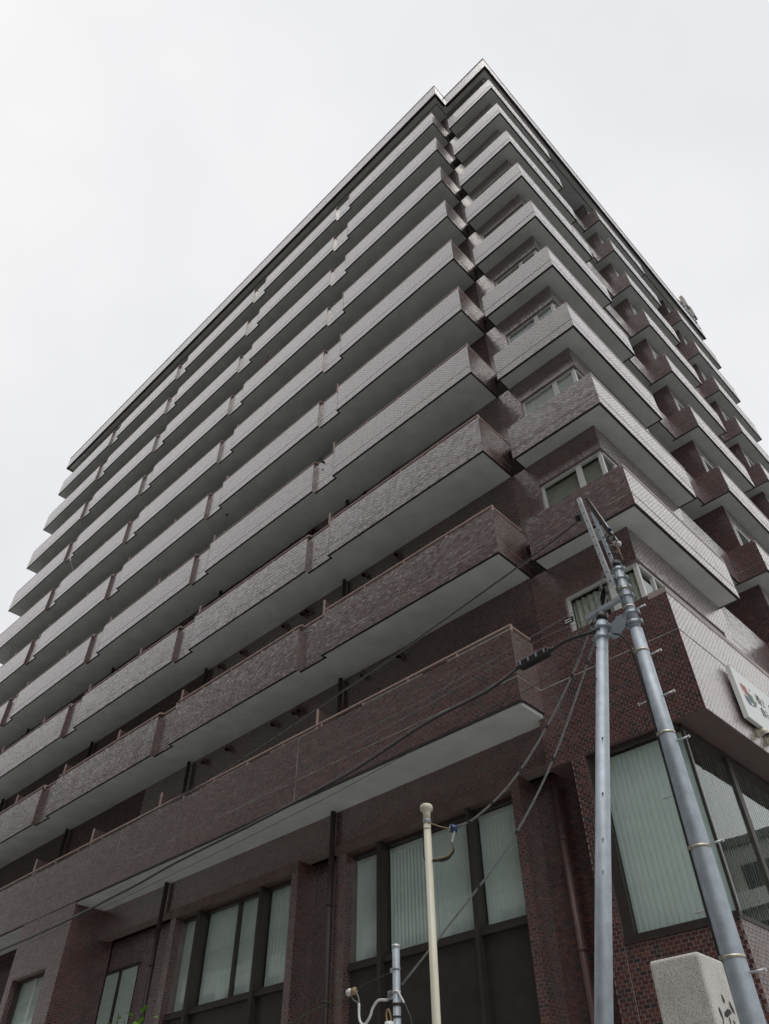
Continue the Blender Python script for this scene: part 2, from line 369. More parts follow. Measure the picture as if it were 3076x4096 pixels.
# near parts of the rear wall get real tiles, with the lintel courses over the balcony windows
rt_ = Tiles()
for i, xa in ((9, -16.4), (8, -14.0), (7, -9.5)):
    t = T(i); lo = t-.1; hi = t+3-PLB-.002 if i < 9 else 12.4-PLB-.002
    wins = [(-4.9, -3.25), (-7.4, -5.6), (-10.6, -8.9), (-13.2, -11.4)]
    holes = [(a, b, lo-1, t+1.05+.2) for a, b in wins if a > xa]
    rt_.add('F', YK, xa, XR-.02, lo, hi, holes, near=(i == 9))
    for a, b in wins:
        if a > xa: rt_.add('F', YK, a, b, t+1.05, t+1.25, near=(i == 9), vertical=True)
rt_.build(rear)
for i in (9, 8, 7):
    t = T(i)
    for a, b in ((-4.9, -3.25), (-7.4, -5.6), (-10.6, -8.9), (-13.2, -11.4)):
        w = MB().box(a, b, YK-.02, YK+.02, t+1.0, t+1.045).box(a, a+.05, YK-.02, YK+.02, t-.9, t+1.0).box(b-.05, b, YK-.02, YK+.02, t-.9, t+1.0).box((a+b)/2-.03, (a+b)/2+.03, YK-.02, YK+.02, t-.9, t+1.0).build('window', 'alu', B)
        MB().box(a+.05, b-.05, YK-.008, YK-.004, t-.9, t+1.0).build('pane', 'glass_dark', w)
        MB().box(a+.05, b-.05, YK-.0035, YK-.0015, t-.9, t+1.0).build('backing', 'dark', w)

# ---- long balconies on the main street
def rail_path(i, off=.05):
    z = T(i)+.255; pts = []
    for (a, b, y) in segs() if i < 9 else [(XE, XR, YS)]:
        pts += [(b, y+off, z), (a, y+off, z)]
    return pts
post_mesh = None
def add_posts(i, parent):
    global post_mesh
    z0, z1 = T(i)+.12, T(i)+.245
    xs = np.arange(XR-.02, XE, -1.235)
    if i >= 7:
        for x in xs[:22]:
            if post_mesh is None:
                o = MB().box(-.018, .018, -.02, .02, 0, .125).build('post', 'rail', parent); post_mesh = o.data
            else:
                o = bpy.data.objects.new('post', post_mesh); COL.objects.link(o); o.parent = parent
            o.location = (x, YS+.05, z0)
        xs = xs[22:]
    m = MB()
    for x in xs: m.box(x-.018, x+.018, YS+.03, YS+.07, z0, z1)
    return m
def long_balcony(i):
    t = T(i); b = t-PLB if i < 9 else 8.15; top = t+.13
    sg = segs() if i < 9 else [(XE, XR, YS)]
    yb = YK if i < 9 else .19
    slab = MB()
    for (a, c, y) in sg: slab.box(a, c-(.038 if c == XR else 0), y+.036, yb-.002, b if i < 9 else b-.075, b+.16)
    bal = slab.build('balcony', 'soffit', B)
    par = MB(); dr = MB(); tl = Tiles(); se = MB()
    near = i >= 7
    for k, (a, c, y) in enumerate(sg):
        par.box(a, c, y, y+.13, b+.012, top)
        dr.box(a, c, y-.003, y+.05, b-.006, b+.008) if i < 9 else dr.box(a, c, y-.003, y+.06, b-.035, b+.0)
        hl = [(-19.42, -16.66, 0, b+.1)] if False else ()
        tl.add('F', y, a, c, b+.004, top, near=near and c > -16)
        se.box(a, c, y-.0065, y+.01, b+.283, b+.297) if i < 9 else se.box(a, c, y-.0065, y+.01, 8.575, 8.59)
    for (xa, xb) in (REC if i < 9 else []):      # visible return of each set-back
        tl.add('S', xa, YS, YS+RD, b+.004, top, near=near)
        dr.box(xb-.04, xb, YS-.002, YS+RD+.038, b-.0064, b+.008)
    # end return at the building corner and at the far end
    par.box(XR-.13, XR, YS+.13, (YK if i < 9 else 0)-.003, b+.012, top); par.box(XE, XE+.13, YS+.13, YK-.003, b+.012, top)
    tl.add('S', XR, YS, YK if i < 9 else -.002, b+.004, top, near=near); se.box(XR-.01, XR+.0065, YS, (YK if i < 9 else 0)-.003, b+.283, b+.297) if i < 9 else se.box(XR-.01, XR+.0065, YS, -.003, 8.575, 8.59)
    dr.box(XR-.04, XR+.003, YS+.038, (YK if i < 9 else 0)-.003, b-.0063, b+.008)
    if i == 9:
        for x in (-8.22, -15.1, -19.5, -26): se.box(x-.006, x+.006, YS-.0065, YS+.01, b+.01, top)
    else:
        for (xa, xb) in REC: se.box(xb-.008, xb+.004, YS-.0066, YS+.01, b+.01, top)
    par.build('parapet', 'mortar', bal); tl.build(bal); dr.build('drip_edge', 'drip', bal); se.build('sealant_joint', 'seal', bal)
    rl = add_posts(i, bal); z = t+.255; pts = rail_path(i)
    for (a, c) in zip(pts[:-1], pts[1:]):
        if (Vector(a)-Vector(c)).length > 1e-4: rl.bar(a, c, .055, .03)
    rl.bar((XR-.05, YS+.05, z+.0005), (XR-.05, YK if i < 9 else 0, z+.0005), .055, .03)
    rl.build('handrail', 'rail', bal)
    for x in (-7.87, -13.8, -17.1, -20.35, -23.65, -26.95, -30.2):
        pn = MB().box(x-.012, x+.012, YS+.2, YK-.004, b+.2, t+.74).build('partition', 'panel', bal)
        MB().box(x-.02, x+.02, YS+.165, YS+.2, b+.2, t+.745).build('edge_post', 'rail', pn)
    for x in (-8.06, -14.12, -20.72, -27.3):
        MB().tube([(x, YK-.1, b+.17), (x, YK-.1, (t+3-PLB if i else 38.36)-.002)], .05, 10).build('drainpipe', 'pipe_dark', B, smooth=True)
    ceil = t+3-PLB if i else 38.36
    for x in (-6.18, -7.32, -9.5, -9.7, -10.5, -12.35, -13.4) if i >= 4 else ():
        hd = MB().tube([(x, YK+.0, ceil-.2), (x, YK-.05, ceil-.2), (x, YK-.10, ceil-.225), (x, YK-.12, ceil-.27)], [.075, .075, .072, .06], 12, cap=False).build('vent_hood', 'panel', B, smooth=True)
    return bal
BAL = {i: long_balcony(i) for i in range(10)}

# ---- corner balconies
def corner_balcony(i):
    t = T(i); b = t-PRB
    s = MB().box(-2.24, -.03, .03, YK-.003, b, b+.16).box(-.45, -.03, YK-.003, 4.04, b, b+.16, sk=SK)
    bal = s.build('balcony', 'soffit', B)
    b_ = b+.012; par = MB().box(-2.267, -.002, 0.0, .13, b_, t).box(-.13, 0.0, .13, 4.05, b_, t, sk=SK).box(-2.267, -2.14, .13, YK-.003, b_, t).box(-.449, -.13, 3.92, 4.05, b_, t, sk=SK)
    par.build('parapet', 'mortar', bal)
    near = i >= 5
    Tiles().add('F', 0.0, -2.267, 0.0, b+.004, t-.002, near=near).add('S', 0.0, 0.0, 4.05, b+.004, t-.085, skew=SK, near=near).build(bal)
    MB().box(-.05, .008, -.004, 4.056, t-.078, t+.006, sk=SK).build('coping', 'coping', bal)
    MB().box(-2.27, .003, -.003, .05, b-.006, b+.008).box(-.05, .003, .05, 4.053, b-.006, b+.03, sk=SK).box(-2.27, -2.23, .04, YK-.003, b-.0062, b+.008).box(-.449, -.04, 4.01, 4.053, b-.0062, b+.008, sk=SK).build('drip_edge', 'drip', bal)
    MB().box(-2.267, 0, -.0065, .01, b+.283, b+.296).box(-.01, .0065, 0, 4.05, b+.283, b+.296, sk=SK).build('sealant_joint', 'seal', bal)
for i in range(9): corner_balcony(i)

# ---- walls and corner windows of the corner flats
cw = MB(); ct = Tiles()
WL, WTOP, WBOT, WSE = -2.0, 1.2, -.12, 3.70
zb = 9.4
for i in range(9, -1, -1):
    t = T(i); top = t+3-PRB if i > 0 else 38.36
    z0 = t-.2 if i < 9 else 9.35
    wb, wt = (t+WBOT), t+WTOP-(.06 if i == 9 else 0)
    wb = max(wb, z0+.01)
    cw.box(XR-.02, WL, YK, YK+.2, z0, top).box(WL, -.45, YK, YK+.2, wt, top).box(WL, -.45, YK, YK+.2, z0, wb)
    cw.box(-.65, -.45, YK+.2, WSE, wt, top, sk=SK).box(-.65, -.45, YK+.2, WSE, z0, wb, sk=SK).box(-.65, -.45, WSE, 4.05, z0, top, sk=SK)
    ns = i >= 6
    ct.add('F', YK, XR-.02, -.45, t-.1, top-.003, [(WL, -.4, wb, wt+.14)], near=ns)
    ct.add('F', YK, WL, -.45, wt, wt+.14, near=ns, vertical=True)
    ct.add('S', -.45, YK, 4.05, t-.1, top-.003, [(YK-.05, WSE, wb, wt+.0)], skew=SK, near=ns)
cwo = cw.build('wall', 'mortar', B); cwo['label'] = 'tiled walls of the corner flats'; ct.build(cwo)
def corner_window(i):
    t = T(i); wb, wt = t+WBOT, t+WTOP-(.06 if i == 9 else 0); y = YK+.06
    if i == 9: wb = 9.37
    f = MB()
    f.box(WL+.003, WL+.06, y, y+.07, wb, wt-.003).box(WL+.06, -.5, y, y+.07, wt-.06, wt-.003)
    f.box(-.58, -.5, y+.001, y+.08, wb, wt-.06)
    f.box(-.56, -.49, y+.08, WSE-.003, wt-.06, wt-.003, sk=SK)
    for yy in (1.0, 1.9, 2.8, WSE-.06): f.box(-.56, -.49, yy, yy+.05, wb, wt-.06, sk=SK)
    w = f.build('window', 'alu', B)
    MB().box(-1.12, -1.0, y-.008, y+.062, wb, wt-.06).build('mullion', 'alu', w)
    MB().box(WL+.06, -1.12, y+.03, y+.036, wb, wt-.06).build('pane', 'glass', w); MB().box(-1.0, -.58, y+.03, y+.036, wb, wt-.06).build('pane', 'glass', w)
    MB().box(-.53, -.524, y+.08, WSE-.06, wb, wt-.06, sk=SK).build('pane', 'glass', w)
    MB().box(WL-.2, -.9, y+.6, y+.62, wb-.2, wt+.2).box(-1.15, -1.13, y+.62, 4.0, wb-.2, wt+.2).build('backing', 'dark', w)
    cm = MB(); kind = ('curtain', 'venetian', 'venetian', 'curtain', 'curtain')[(9-i) % 5]
    if kind == 'venetian':
        k = 0; zz = wt-.08
        while zz > wb:
            cm.obox(((WL-.6)/2+.02, y+.13, zz), ((-.62-WL)/2, 0, 0), (0, .005, .0125), (0, .0012, 0)); zz -= .026
    else:
        n = 60; vs = []
        for k in range(n+1):
            x = WL+.05+(k/n)*(-.62-WL-.05); yy = y+.14+.025*math.sin(k*1.1)+.01*math.sin(k*2.7)
            vs += [(x, yy, wb), (x, yy, wt-.07)]
        cm.poly(vs, [(2*k, 2*k+2, 2*k+3, 2*k+1) for k in range(n) if not (kind == 'curtain' and 24 < k < 31)])
    cm.build('blind' if kind == 'venetian' else 'curtain', kind, w, smooth=kind != 'venetian')
for i in range(10): corner_window(i)

# ---- side street: recessed links and the two further balcony stacks
XG = -.92
def side_stack(y0, y1, yw, gap0, lowest):
    """link parapets from gap0 to y0, balconies y0..y1, return wall at yw"""
    wl_ = MB(); wt_ = Tiles(); x_w = -.45+SK*yw
    wl_.box(-3.2, x_w, yw, yw+.2, 7.2, 38.37).box(-.65, -.45, yw+.2, y1-.15, 7.2, 38.37, sk=SK)
    wl_.box(-3.3, -3.1, gap0-.3, yw, 7.2, 38.37).box(-3.2, -.46, gap0-.05, gap0+.002, 7.2, 38.37, sk=SK)
    wo_ = wl_.build('wall', 'brick', B)
    for i in range(10):
        t = T(i); top = (t+3-PRB) if i else 38.36
        wt_.add('F', yw, -3.0, x_w, t-.1, top-.003, near=(i > 6 and yw < 10)); wt_.add('S', -.45, yw, y1-.15, t-.1, top-.003, [(yw+.16, y1-.6, t-.2, t+1.25)], skew=SK)
    wt_.build(wo_)
    for i in range(9):
        t = T(i); b = t-PRB
        s = MB().box(-3.15, XG+.1, gap0+.003, y0+.03, b, b+.16, sk=SK).box(-3.15, -.03, y0+.03, y1, b, b+.16, sk=SK)
        bal = s.build('balcony', 'soffit', B)
        b_ = b+.012; par = MB().box(XG, XG+.13, gap0+.003, y0, b_, t, sk=SK).box(XG+SK*y0, SK*y0-.002, y0, y0+.13, b_, t).box(-.13, 0, y0+.13, y1, b_, t, sk=SK).box(-.449, -.13, y1-.13, y1, b_, t, sk=SK)
        par.build('parapet', 'mortar', bal)
        Tiles().add('F', y0, XG+SK*y0, SK*y0, b+.004, t, near=(i > 5 and y0 < 10)).add('S', 0.0, y0, y1, b+.004, t-.085, skew=SK, near=(i > 5 and y0 < 10)).add('S', XG+.13, gap0, y0, b+.004, t, skew=SK).build(bal)
        MB().box(-.05, .008, y0-.004, y1+.006, t-.078, t+.006, sk=SK).build('coping', 'coping', bal)
        MB().box(XG+SK*y0, SK*y0+.003, y0-.003, y0+.05, b-.006, b+.008).box(-.05, .003, y0+.05, y1+.003, b-.006, b+.03, sk=SK).box(XG+.09, XG+.133, gap0, y0-.003, b-.0062, b+.008, sk=SK).box(-.449, -.04, y1-.04, y1+.003, b-.0062, b+.008, sk=SK).build('drip_edge', 'drip', bal)
        MB().box(XG+SK*y0, SK*y0, y0-.0065, y0+.01, b+.283, b+.296).box(-.01, .0065, y0, y1, b+.283, b+.296, sk=SK).build('sealant_joint', 'seal', bal)
        ya, yb = yw+.16, y1-.6; wb, wt = t-.2, t+1.25
        f = MB().box(-.452, -.43, ya, ya+.06, wb, wt, sk=SK).box(-.452, -.43, yb-.06, yb, wb, wt, sk=SK).box(-.452, -.43, ya+.06, yb-.06, wt-.06, wt, sk=SK)
        for q in (.33, .66): f.box(-.452, -.43, ya+(yb-ya)*q, ya+(yb-ya)*q+.06, wb, wt-.06, sk=SK)
        w = f.build('window', 'alu', B); MB().box(-.447, -.442, ya+.06, yb-.06, wb, wt-.06, sk=SK).build('pane', 'glass_dark', w)
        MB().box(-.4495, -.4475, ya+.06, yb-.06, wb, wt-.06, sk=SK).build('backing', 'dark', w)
side_stack(7.79, 11.72, 8.21, 4.05, 8)
side_stack(15.21, 19.43, 15.66, 11.72, 8)
# closed link storey above the second-floor band
lk = MB().box(XG-.1, XG+.13, 4.05, 7.79, 9.38, 11.33, sk=SK).build('wall', 'mortar', B); Tiles().add('S', XG+.13, 4.05, 7.79, 9.38, 11.33, skew=SK, near=True).build(lk)

# ---- roof parapet
RB_, RT_ = 38.37, 39.4
YR = -.655
rf = MB().box(-34.45, -2.24, YR+.12, 19.5, RB_, RB_+.3).box(-2.24, -.08, .12, 19.6, RB_+.001, RB_+.3, sk=SK).build('roof', 'soffit', B)
MB().box(-34.45, -2.24, YR, YR+.12, RB_-.04, RT_).box(-2.36, -2.24, YR+.12, .03, RB_-.04, RT_).box(-2.24, .02, .03, .15, RB_-.04, RT_).box(-.09, .028, .15, 19.6, RB_-.04, RT_, sk=SK).box(-34.45, -34.3, YR+.12, 19.5, RB_-.04, RT_).build('parapet', 'mortar', rf)
Tiles().add('F', YR, -34.45, -2.24, RB_, RT_-.09).add('F', .03, -2.24, .03, RB_, RT_-.09).add('S', -2.24, YR, .03, RB_, RT_-.09).add('S', .028, .03, 19.6, RB_, RT_-.09, skew=SK).build(rf)
MB().box(-34.47, -2.225, YR-.015, YR+.14, RT_-.08, RT_+.01).box(-2.38, -2.225, YR+.14, .015, RT_-.08, RT_+.01).box(-2.225, .05, .012, .16, RT_-.08, RT_+.012).box(-.1, .045, .16, 19.63, RT_-.08, RT_+.01, sk=SK).build('coping', 'metal_cap', rf)
MB().box(-34.45, -2.24, YR-.003, YR+.1, RB_-.046, RB_-.0).box(-2.34, -2.237, YR+.1, .03, RB_-.046, RB_).box(-2.24, .03, .027, .13, RB_-.047, RB_).box(-.07, .031, .13, 19.6, RB_-.046, RB_, sk=SK).build('drip_edge', 'drip', rf)
MB().box(-34.2, -2.5, YR+.36, YR+.39, RB_-.012, RB_+.01).box(-2.5, -2.47, YR+.36, .36, RB_-.012, RB_+.01).box(-2.47, -.3, .36, .39, RB_-.012, RB_+.01).box(-.33, -.3, .39, 19.4, RB_-.012, RB_+.01, sk=SK).build('soffit_groove', 'drip', rf)

# ---- second-floor band round the corner
BZ0, BZ1 = 7.215, 9.4
bd = MB().box(-2.72, -.002, 0, .3, BZ0, BZ1-.001).box(-.3, 0, .3, 19.4, BZ0, BZ1-.001, sk=SK).build('wall', 'mortar', B)
bd['label'] = 'brown tile band round the corner carrying the white sign'
Tiles().add('F', 0.0, -2.72, 0.0, BZ0+.003, 8.15, near=True).add('F', 0.0, XR+.003, 0.0, 8.15, BZ1, near=True).add('S', 0.0, 0.0, 19.4, BZ0+.003, BZ1-.1, skew=SK, near=True).build(bd)
MB().box(-.31, .012, -.006, 19.4, BZ1-.095, BZ1+.012, sk=SK).build('coping', 'coping', bd)
MB().box(XR, 0, -.0068, .01, 8.575, 8.59).box(-.01, .0068, 0, 19.4, 8.575, 8.589, sk=SK).build('sealant_joint', 'seal', bd)
box('soffit', 'panel', B, -2.715, -.005, .003, 1.2, BZ0-.012, BZ0-.001)
MB().box(-.9, -.005, 1.2, 19.4, BZ0-.012, BZ0-.001, sk=SK).build('soffit', 'panel', B)
MB().box(-2.6, -.05, .25, YK+.02, BZ1-.06, BZ1-.03).box(-.55, -.25, YK, 19, BZ1-.06, BZ1-.03, sk=SK).build('ledge', 'coping', B)

# ---- street storeys: header wall, framed window bays, recesses
YU = 0.19
hw = box('wall', 'mortar', B, -16.66, -2.7, YU, YU+.3, 7.40, 8.078); Tiles().add('F', YU, -16.66, -2.72, 7.40, 8.076, near=True).build(hw)
box('wall', 'brick', B, -16.66, -2.0, .63, .83, .1, 7.42)
lt_ = Tiles().add('F', .63, -3.6, -2.2, .1, 7.4, near=True).add('F', .63, -9.1, -7.6, .1, 7.4, near=True).add('F', .63, -16.66, -13.2, 4.0, 7.4, holes=[(-16.6, -15.15, 1, 6.72)], near=True)
lt_.build(B.children[-1])
def street_bay(xo0, xo1, xi0, xi1, mulls, panes, thin=None, curtain=False):
    MB().box(xo0, xi0, YU-.02, .63, .1, 7.4).build('pier', 'mortar', B); bay = MB().box(xi1, xo1, YU-.02, .63, .1, 7.4).build('pier', 'mortar', B)
    Tiles().add('F', YU-.02, xo0, xi0, .1, 7.19, near=True).add('F', YU-.02, xi1, xo1, .1, 7.19, near=True).add('S', xo1, YU-.02, .63, .1, 7.4, near=True).add('S', xi0, YU-.02, .36, .1, 7.19, near=True).build(bay)
    MB().box(xo0-.001, xo1+.001, YU-.026, .5, 7.195, 7.405).build('lintel', 'lintel', bay)
    f = MB().box(xi0+.002, xi1-.002, .36, .44, 7.12, 7.193)
    w = f.build('window', 'bronze', B)
    for (a, b) in mulls: MB().box(a, b, YU+.01, .45, .1, 7.192).build('mullion', 'bronze', w)
    if thin: MB().box(thin-.025, thin+.025, YU+.15, .44, 3.0, 7.12).build('mullion', 'bronze', w)
    for (a, b) in panes:
        MB().box(a, b, YU+.07, .44, 5.21, 5.29).box(a+.003, b-.003, YU+.1, .44, 5.29, 5.335).build('sill', 'bronze', w)
        MB().box(a, b, .385, .391, 5.335, 7.12).build('pane', 'glass', w)
        MB().box(a, b, .33, .36, 2.6, 5.21).build('spandrel_panel', 'spandrel', w)
        if curtain:
            vs = []; n = max(8, int((b-a)/.03))
            for k in range(n+1):
                x = a+(b-a)*k/n; yy = .50+.012*math.sin(k*1.9); vs += [(x, yy, 5.3), (x, yy, 7.15)]
            MB().poly(vs, [(2*k, 2*k+2, 2*k+3, 2*k+1) for k in range(n)]).build('curtain', 'blind', w, smooth=True)
        else:
            n = int((b-a)/.085)
            for k in range(n):
                x = a+.04+k*.085; op = x < -5.55
                th = math.radians((38 if op else 12)+random.uniform(-4, 4)); hw_ = .046
                dx, dy = hw_*math.cos(th), hw_*math.sin(th)
                MB().poly([(x-dx, .51-dy, 5.31), (x, .503, 5.31), (x+dx, .51+dy, 5.31), (x-dx, .51-dy, 7.13), (x, .503, 7.13), (x+dx, .51+dy, 7.13)], [(0, 1, 4, 3), (1, 2, 5, 4)]).build('slat', 'blind', w)
            MB().box(a, b, .47, .55, 7.05, 7.11).build('head_rail', 'alu', w)
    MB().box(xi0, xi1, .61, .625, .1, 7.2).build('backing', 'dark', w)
street_bay(-7.80, -3.42, -7.53, -3.585, [(-6.745, -6.66), (-4.605, -4.54)], [(-7.53, -6.745), (-6.66, -4.605), (-4.54, -3.585)])
street_bay(-13.36, -8.93, -13.15, -9.12, [(-12.375, -12.27), (-10.185, -10.11)], [(-13.15, -12.375), (-12.27, -10.185), (-10.11, -9.12)], thin=-11.02, curtain=True)
for x, y, m in ((-2.95, .5, 'pipe'), (-7.87, .1, 'pipe_dark'), (-13.72, .1, 'pipe_dark')):
    dp = MB().tube([(x, y, .12), (x, y, 7.2 if m == 'pipe' else 8.07)], .055, 14).build('drainpipe', m, B, smooth=True)
    for z in (3.2, 4.75, 6.3):
        MB().tube([(x, y, z), (x, y, z+.05)], .064, 14).build('pipe_collar', m, dp, smooth=True)
# window deep in the left recess
w = MB().box(-16.62, -15.15, .585, .64, 6.66, 6.72).box(-15.97, -15.88, .58, .64, 3, 6.66).build('window', 'bronze', B)
for a, b in ((-16.62, -15.97), (-15.88, -15.2)):
    MB().box(a, b, .6, .606, 3, 6.66).build('pane', 'glass', w); MB().box(a, b, .615, .62, 3, 6.66).build('curtain', 'blind', w)
# solid pier flush with the balcony front, with its own window
for (xa, xb, wa, wb_, wz) in ((-19.42, -16.66, -19.12, -17.36, 6.76), (-34, -31.0, -33.6, -31.6, 6.76)):
    pr = MB().box(xa, wa, YS, .6, .1, 8.148).box(wb_, xb, YS, .6, .1, 8.148).box(wa, wb_, YS, .6, wz, 8.148).box(wa, wb_, YS, .6, .1, 3.2).build('pier', 'mortar', B)
    pr['label'] = 'solid tiled pier flush with the balcony front' if xa > -20 else 'far tiled pier'
    Tiles().add('F', YS, xa, xb, .1, 8.15, holes=[(wa, wb_, 3.2, wz)], near=xa > -20).add('S', xb, YS, .6, .1, 8.07, near=xa > -20).add('S', wa, YS, YS+.2, 3.2, wz).build(pr)
    f = MB().box(wa+.002, wb_-.002, YS+.16, YS+.22, wz-.08, wz-.002).box(wa+.002, wa+.09, YS+.16, YS+.22, 3.2, wz-.08).box(wb_-.06, wb_-.002, YS+.16, YS+.22, 3.2, wz-.08).build('window', 'bronze', B)
    mx_ = (wa+wb_)/2+.1; MB().box(mx_-.015, mx_+.015, YS+.17, YS+.215, 3.2, wz-.08).build('mullion', 'alu', f)
    MB().box(wa+.09, mx_-.015, YS+.19, YS+.196, 3.2, wz-.08).build('pane', 'glass', f); MB().box(mx_+.015, wb_-.06, YS+.19, YS+.196, 3.2, wz-.08).build('pane', 'glass', f)
    MB().box(wa+.09, wb_-.06, YS+.26, YS+.27, 3.2, wz-.06).build('curtain', 'blind', f)
# left of the pier: set-back street wall
box('wall', 'brick', B, -31, -19.42, .6, .8, .1, 8.08)

# ---- street corner: pier, sill wall, corner glazing
c2 = MB().box(-2.267, -2.03, 0.0, .63, .1, BZ0-.012).box(-2.03, -.44, .02, .22, .1, 4.57).box(-.65, -.44, .22, 9.0, .1, 4.57, sk=SK).build('wall', 'mortar', B)
c2['label'] = 'street corner wall of brown tiles under the corner window'
c2t = Tiles()
SINGLE = (-2.0, -.47, 3.62, 4.53)
c2t.add('F', 0.0, -2.267, -2.03, 4.57, BZ0-.015, near=True).add('F', 0.0, -2.267, -2.03, .1, 4.57, near=True)
c2t.add('F', .02, -2.03, -.44, .1, 4.57, holes=[SINGLE], near=True).add('S', -.44, .02, 9.0, .1, 4.57, skew=SK, near=True).add('S', -2.03, 0.0, .13, 4.57, BZ0-.015, near=True)
c2t.build(c2)
# the tiles that show largest are separate pieces
a0, a1, b0, b1 = c2t.rects(*SINGLE)
order = np.argsort(-b0)[:300]
tm = []
for k in range(4):
    m_ = MB().box(-.5, .5, -.0026, .001, -.5, .5); me_o = m_.build('tile', 'tile1'); tm.append(me_o.data); bpy.data.objects.remove(me_o)
for k in range(len(a0)):
    o = bpy.data.objects.new('tile', tm[k % 4]); COL.objects.link(o); o.parent = c2
    o.location = ((a0[k]+a1[k])/2, .02-.0005, (b0[k]+b1[k])/2); o.scale = (a1[k]-a0[k], 1, b1[k]-b0[k])
    o.rotation_euler = (random.gauss(0, .03), 0, random.gauss(0, .022))
cg = MB().box(-2.03, -1.87, .06, .13, 4.66, 7.2).box(-2.03, -.44, .035, .14, 4.585, 4.675).box(-1.87, -.5, .06, .13, 7.13, 7.2).box(-2.03, -.44, .0, .06, 4.571, 4.60).build('window', 'bronze', B)
MB().box(-.53, -.44, .14, 9.0, 4.585, 4.64, sk=SK).box(-.54, -.47, .14, 9.0, 7.12, 7.2, sk=SK).build('sill', 'bronze', cg)
for yy in (1.42, 3.3, 5.2, 7.1): MB().box(-.56, -.455, yy, yy+.14, 4.64, 7.12, sk=SK).build('mullion', 'bronze', cg)
MB().box(-.49, -.45, .09, .13, 4.675, 7.13).build('corner_post', 'bronze', cg)
MB().box(-1.87, -.49, .09, .096, 4.675, 7.13).build('pane', 'glass', cg)
for ya, yb in ((.13, 1.42), (1.56, 3.3), (3.44, 5.2), (5.34, 7.1)):
    MB().box(-.49, -.484, ya, yb, 4.64, 7.12, sk=SK).build('pane', 'glass', cg)
for k in range(16):
    x = -1.84+k*.088; th = math.radians(9+random.uniform(-3, 3)); dx, dy = .05*math.cos(th), .05*math.sin(th)
    MB().poly([(x-dx, .2-dy, 4.69), (x, .193, 4.69), (x+dx, .2+dy, 4.69), (x-dx, .2-dy, 7.12), (x, .193, 7.12), (x+dx, .2+dy, 7.12)], [(0, 1, 4, 3), (1, 2, 5, 4)]).build('slat', 'blind', cg)
for k in range(42):
    y = .2+k*.088; th = math.radians(25+random.uniform(-3, 3)); dx, dy = .045*math.sin(th), .045*math.cos(th); X = -.60+SK*y
    MB().poly([(X+dx, y-dy, 4.66), (X-dx, y+dy, 4.66), (X-dx, y+dy, 7.1), (X+dx, y-dy, 7.1)], [(0, 1, 2, 3)]).build('slat', 'blind', cg)
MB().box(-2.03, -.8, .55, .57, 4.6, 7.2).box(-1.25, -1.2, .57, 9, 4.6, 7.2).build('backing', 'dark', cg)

# re-seat every part of the building on its base point
for o in B.children: o.matrix_parent_inverse = _parent_off

# ------------------------------------------------------------------ sign on the side wall
sg_ = emp('wall_sign', (.1, 1.4, 7.56)); tag(sg_, 'white company sign board with striped logo on the tiled side wall', 'sign')
MB().box(.045, .115, 1.33, 4.7, 7.545, 8.47, sk=SK).build('board', 'white', sg_, bevel=.006)
MB().box(.043, .118, 1.324, 1.336, 7.54, 8.476, sk=SK).build('edge_trim', 'alu', sg_)
fx = .118
def stripes(name, m, y0, y1, z0, z1, n, sl=0.0, round_l=0.0):
    s = MB()
    for k in range(n):
        f = k/(n-1); z = z0+(z1-z0)*f; h = abs(z1-z0)/n*.27
        a = y0+sl*f+round_l*(2*f-1)**2; b = y1+sl*f
        s.box(fx, fx+.002, a, b, z-h, z+h, sk=SK)
    return s.build(name, m, sg_)
stripes('logo_stripe', 'red', 1.475, 1.72, 8.215, 8.06, 6, .05, .05)
stripes('logo_stripe', 'green', 1.655, 1.88, 8.11, 7.96, 6, .02, .0)
stripes('logo_stripe', 'blue', 1.49, 1.66, 8.0, 7.87, 6, .06, .03)
MB().box(fx, fx+.002, 1.83, 1.86, 8.20, 8.225, sk=SK).box(fx, fx+.002, 1.89, 1.94, 7.985, 8.0, sk=SK).box(fx, fx+.002, 1.93, 1.945, 8.0, 8.05, sk=SK).box(fx, fx+.002, 1.74, 1.80, 7.885, 7.90, sk=SK).box(fx, fx+.002, 1.80, 1.90, 7.92, 7.935, sk=SK).build('logo_accent', 'ink', sg_)
def text(body, y, z, size):
    c = bpy.data.curves.new('lettering', 'FONT'); c.body = body; c.size = size; c.extrude = .001; c.offset = 0.0
    o = bpy.data.objects.new('lettering', c); COL.objects.link(o)
    dg = bpy.context.evaluated_depsgraph_get(); dg.update(); me = bpy.data.meshes.new_from_object(o.evaluated_get(dg))
    bpy.data.objects.remove(o); me.materials.clear(); me.materials.append(MT['ink'])
    o = bpy.data.objects.new('lettering', me); COL.objects.link(o); o.parent = sg_
    o.matrix_local = Matrix.Translation((fx+SK*y+.004, y, z)) @ Matrix(((0, 0, 1, 0), (1, 0, 0, 0), (0, 1, 0, 0), (0, 0, 0, 1)))
    return o
text('株式', 2.02, 8.075, .205); text('会社', 2.02, 7.85, .205)
MB().box(fx, fx+.002, 2.53, 2.555, 7.82, 8.22, sk=SK).box(fx, fx+.002, 2.68, 2.705, 7.80, 8.29, sk=SK).build('lettering', 'ink', sg_)
for o in sg_.children: o.matrix_parent_inverse = Matrix.Translation(-Vector(sg_.location))
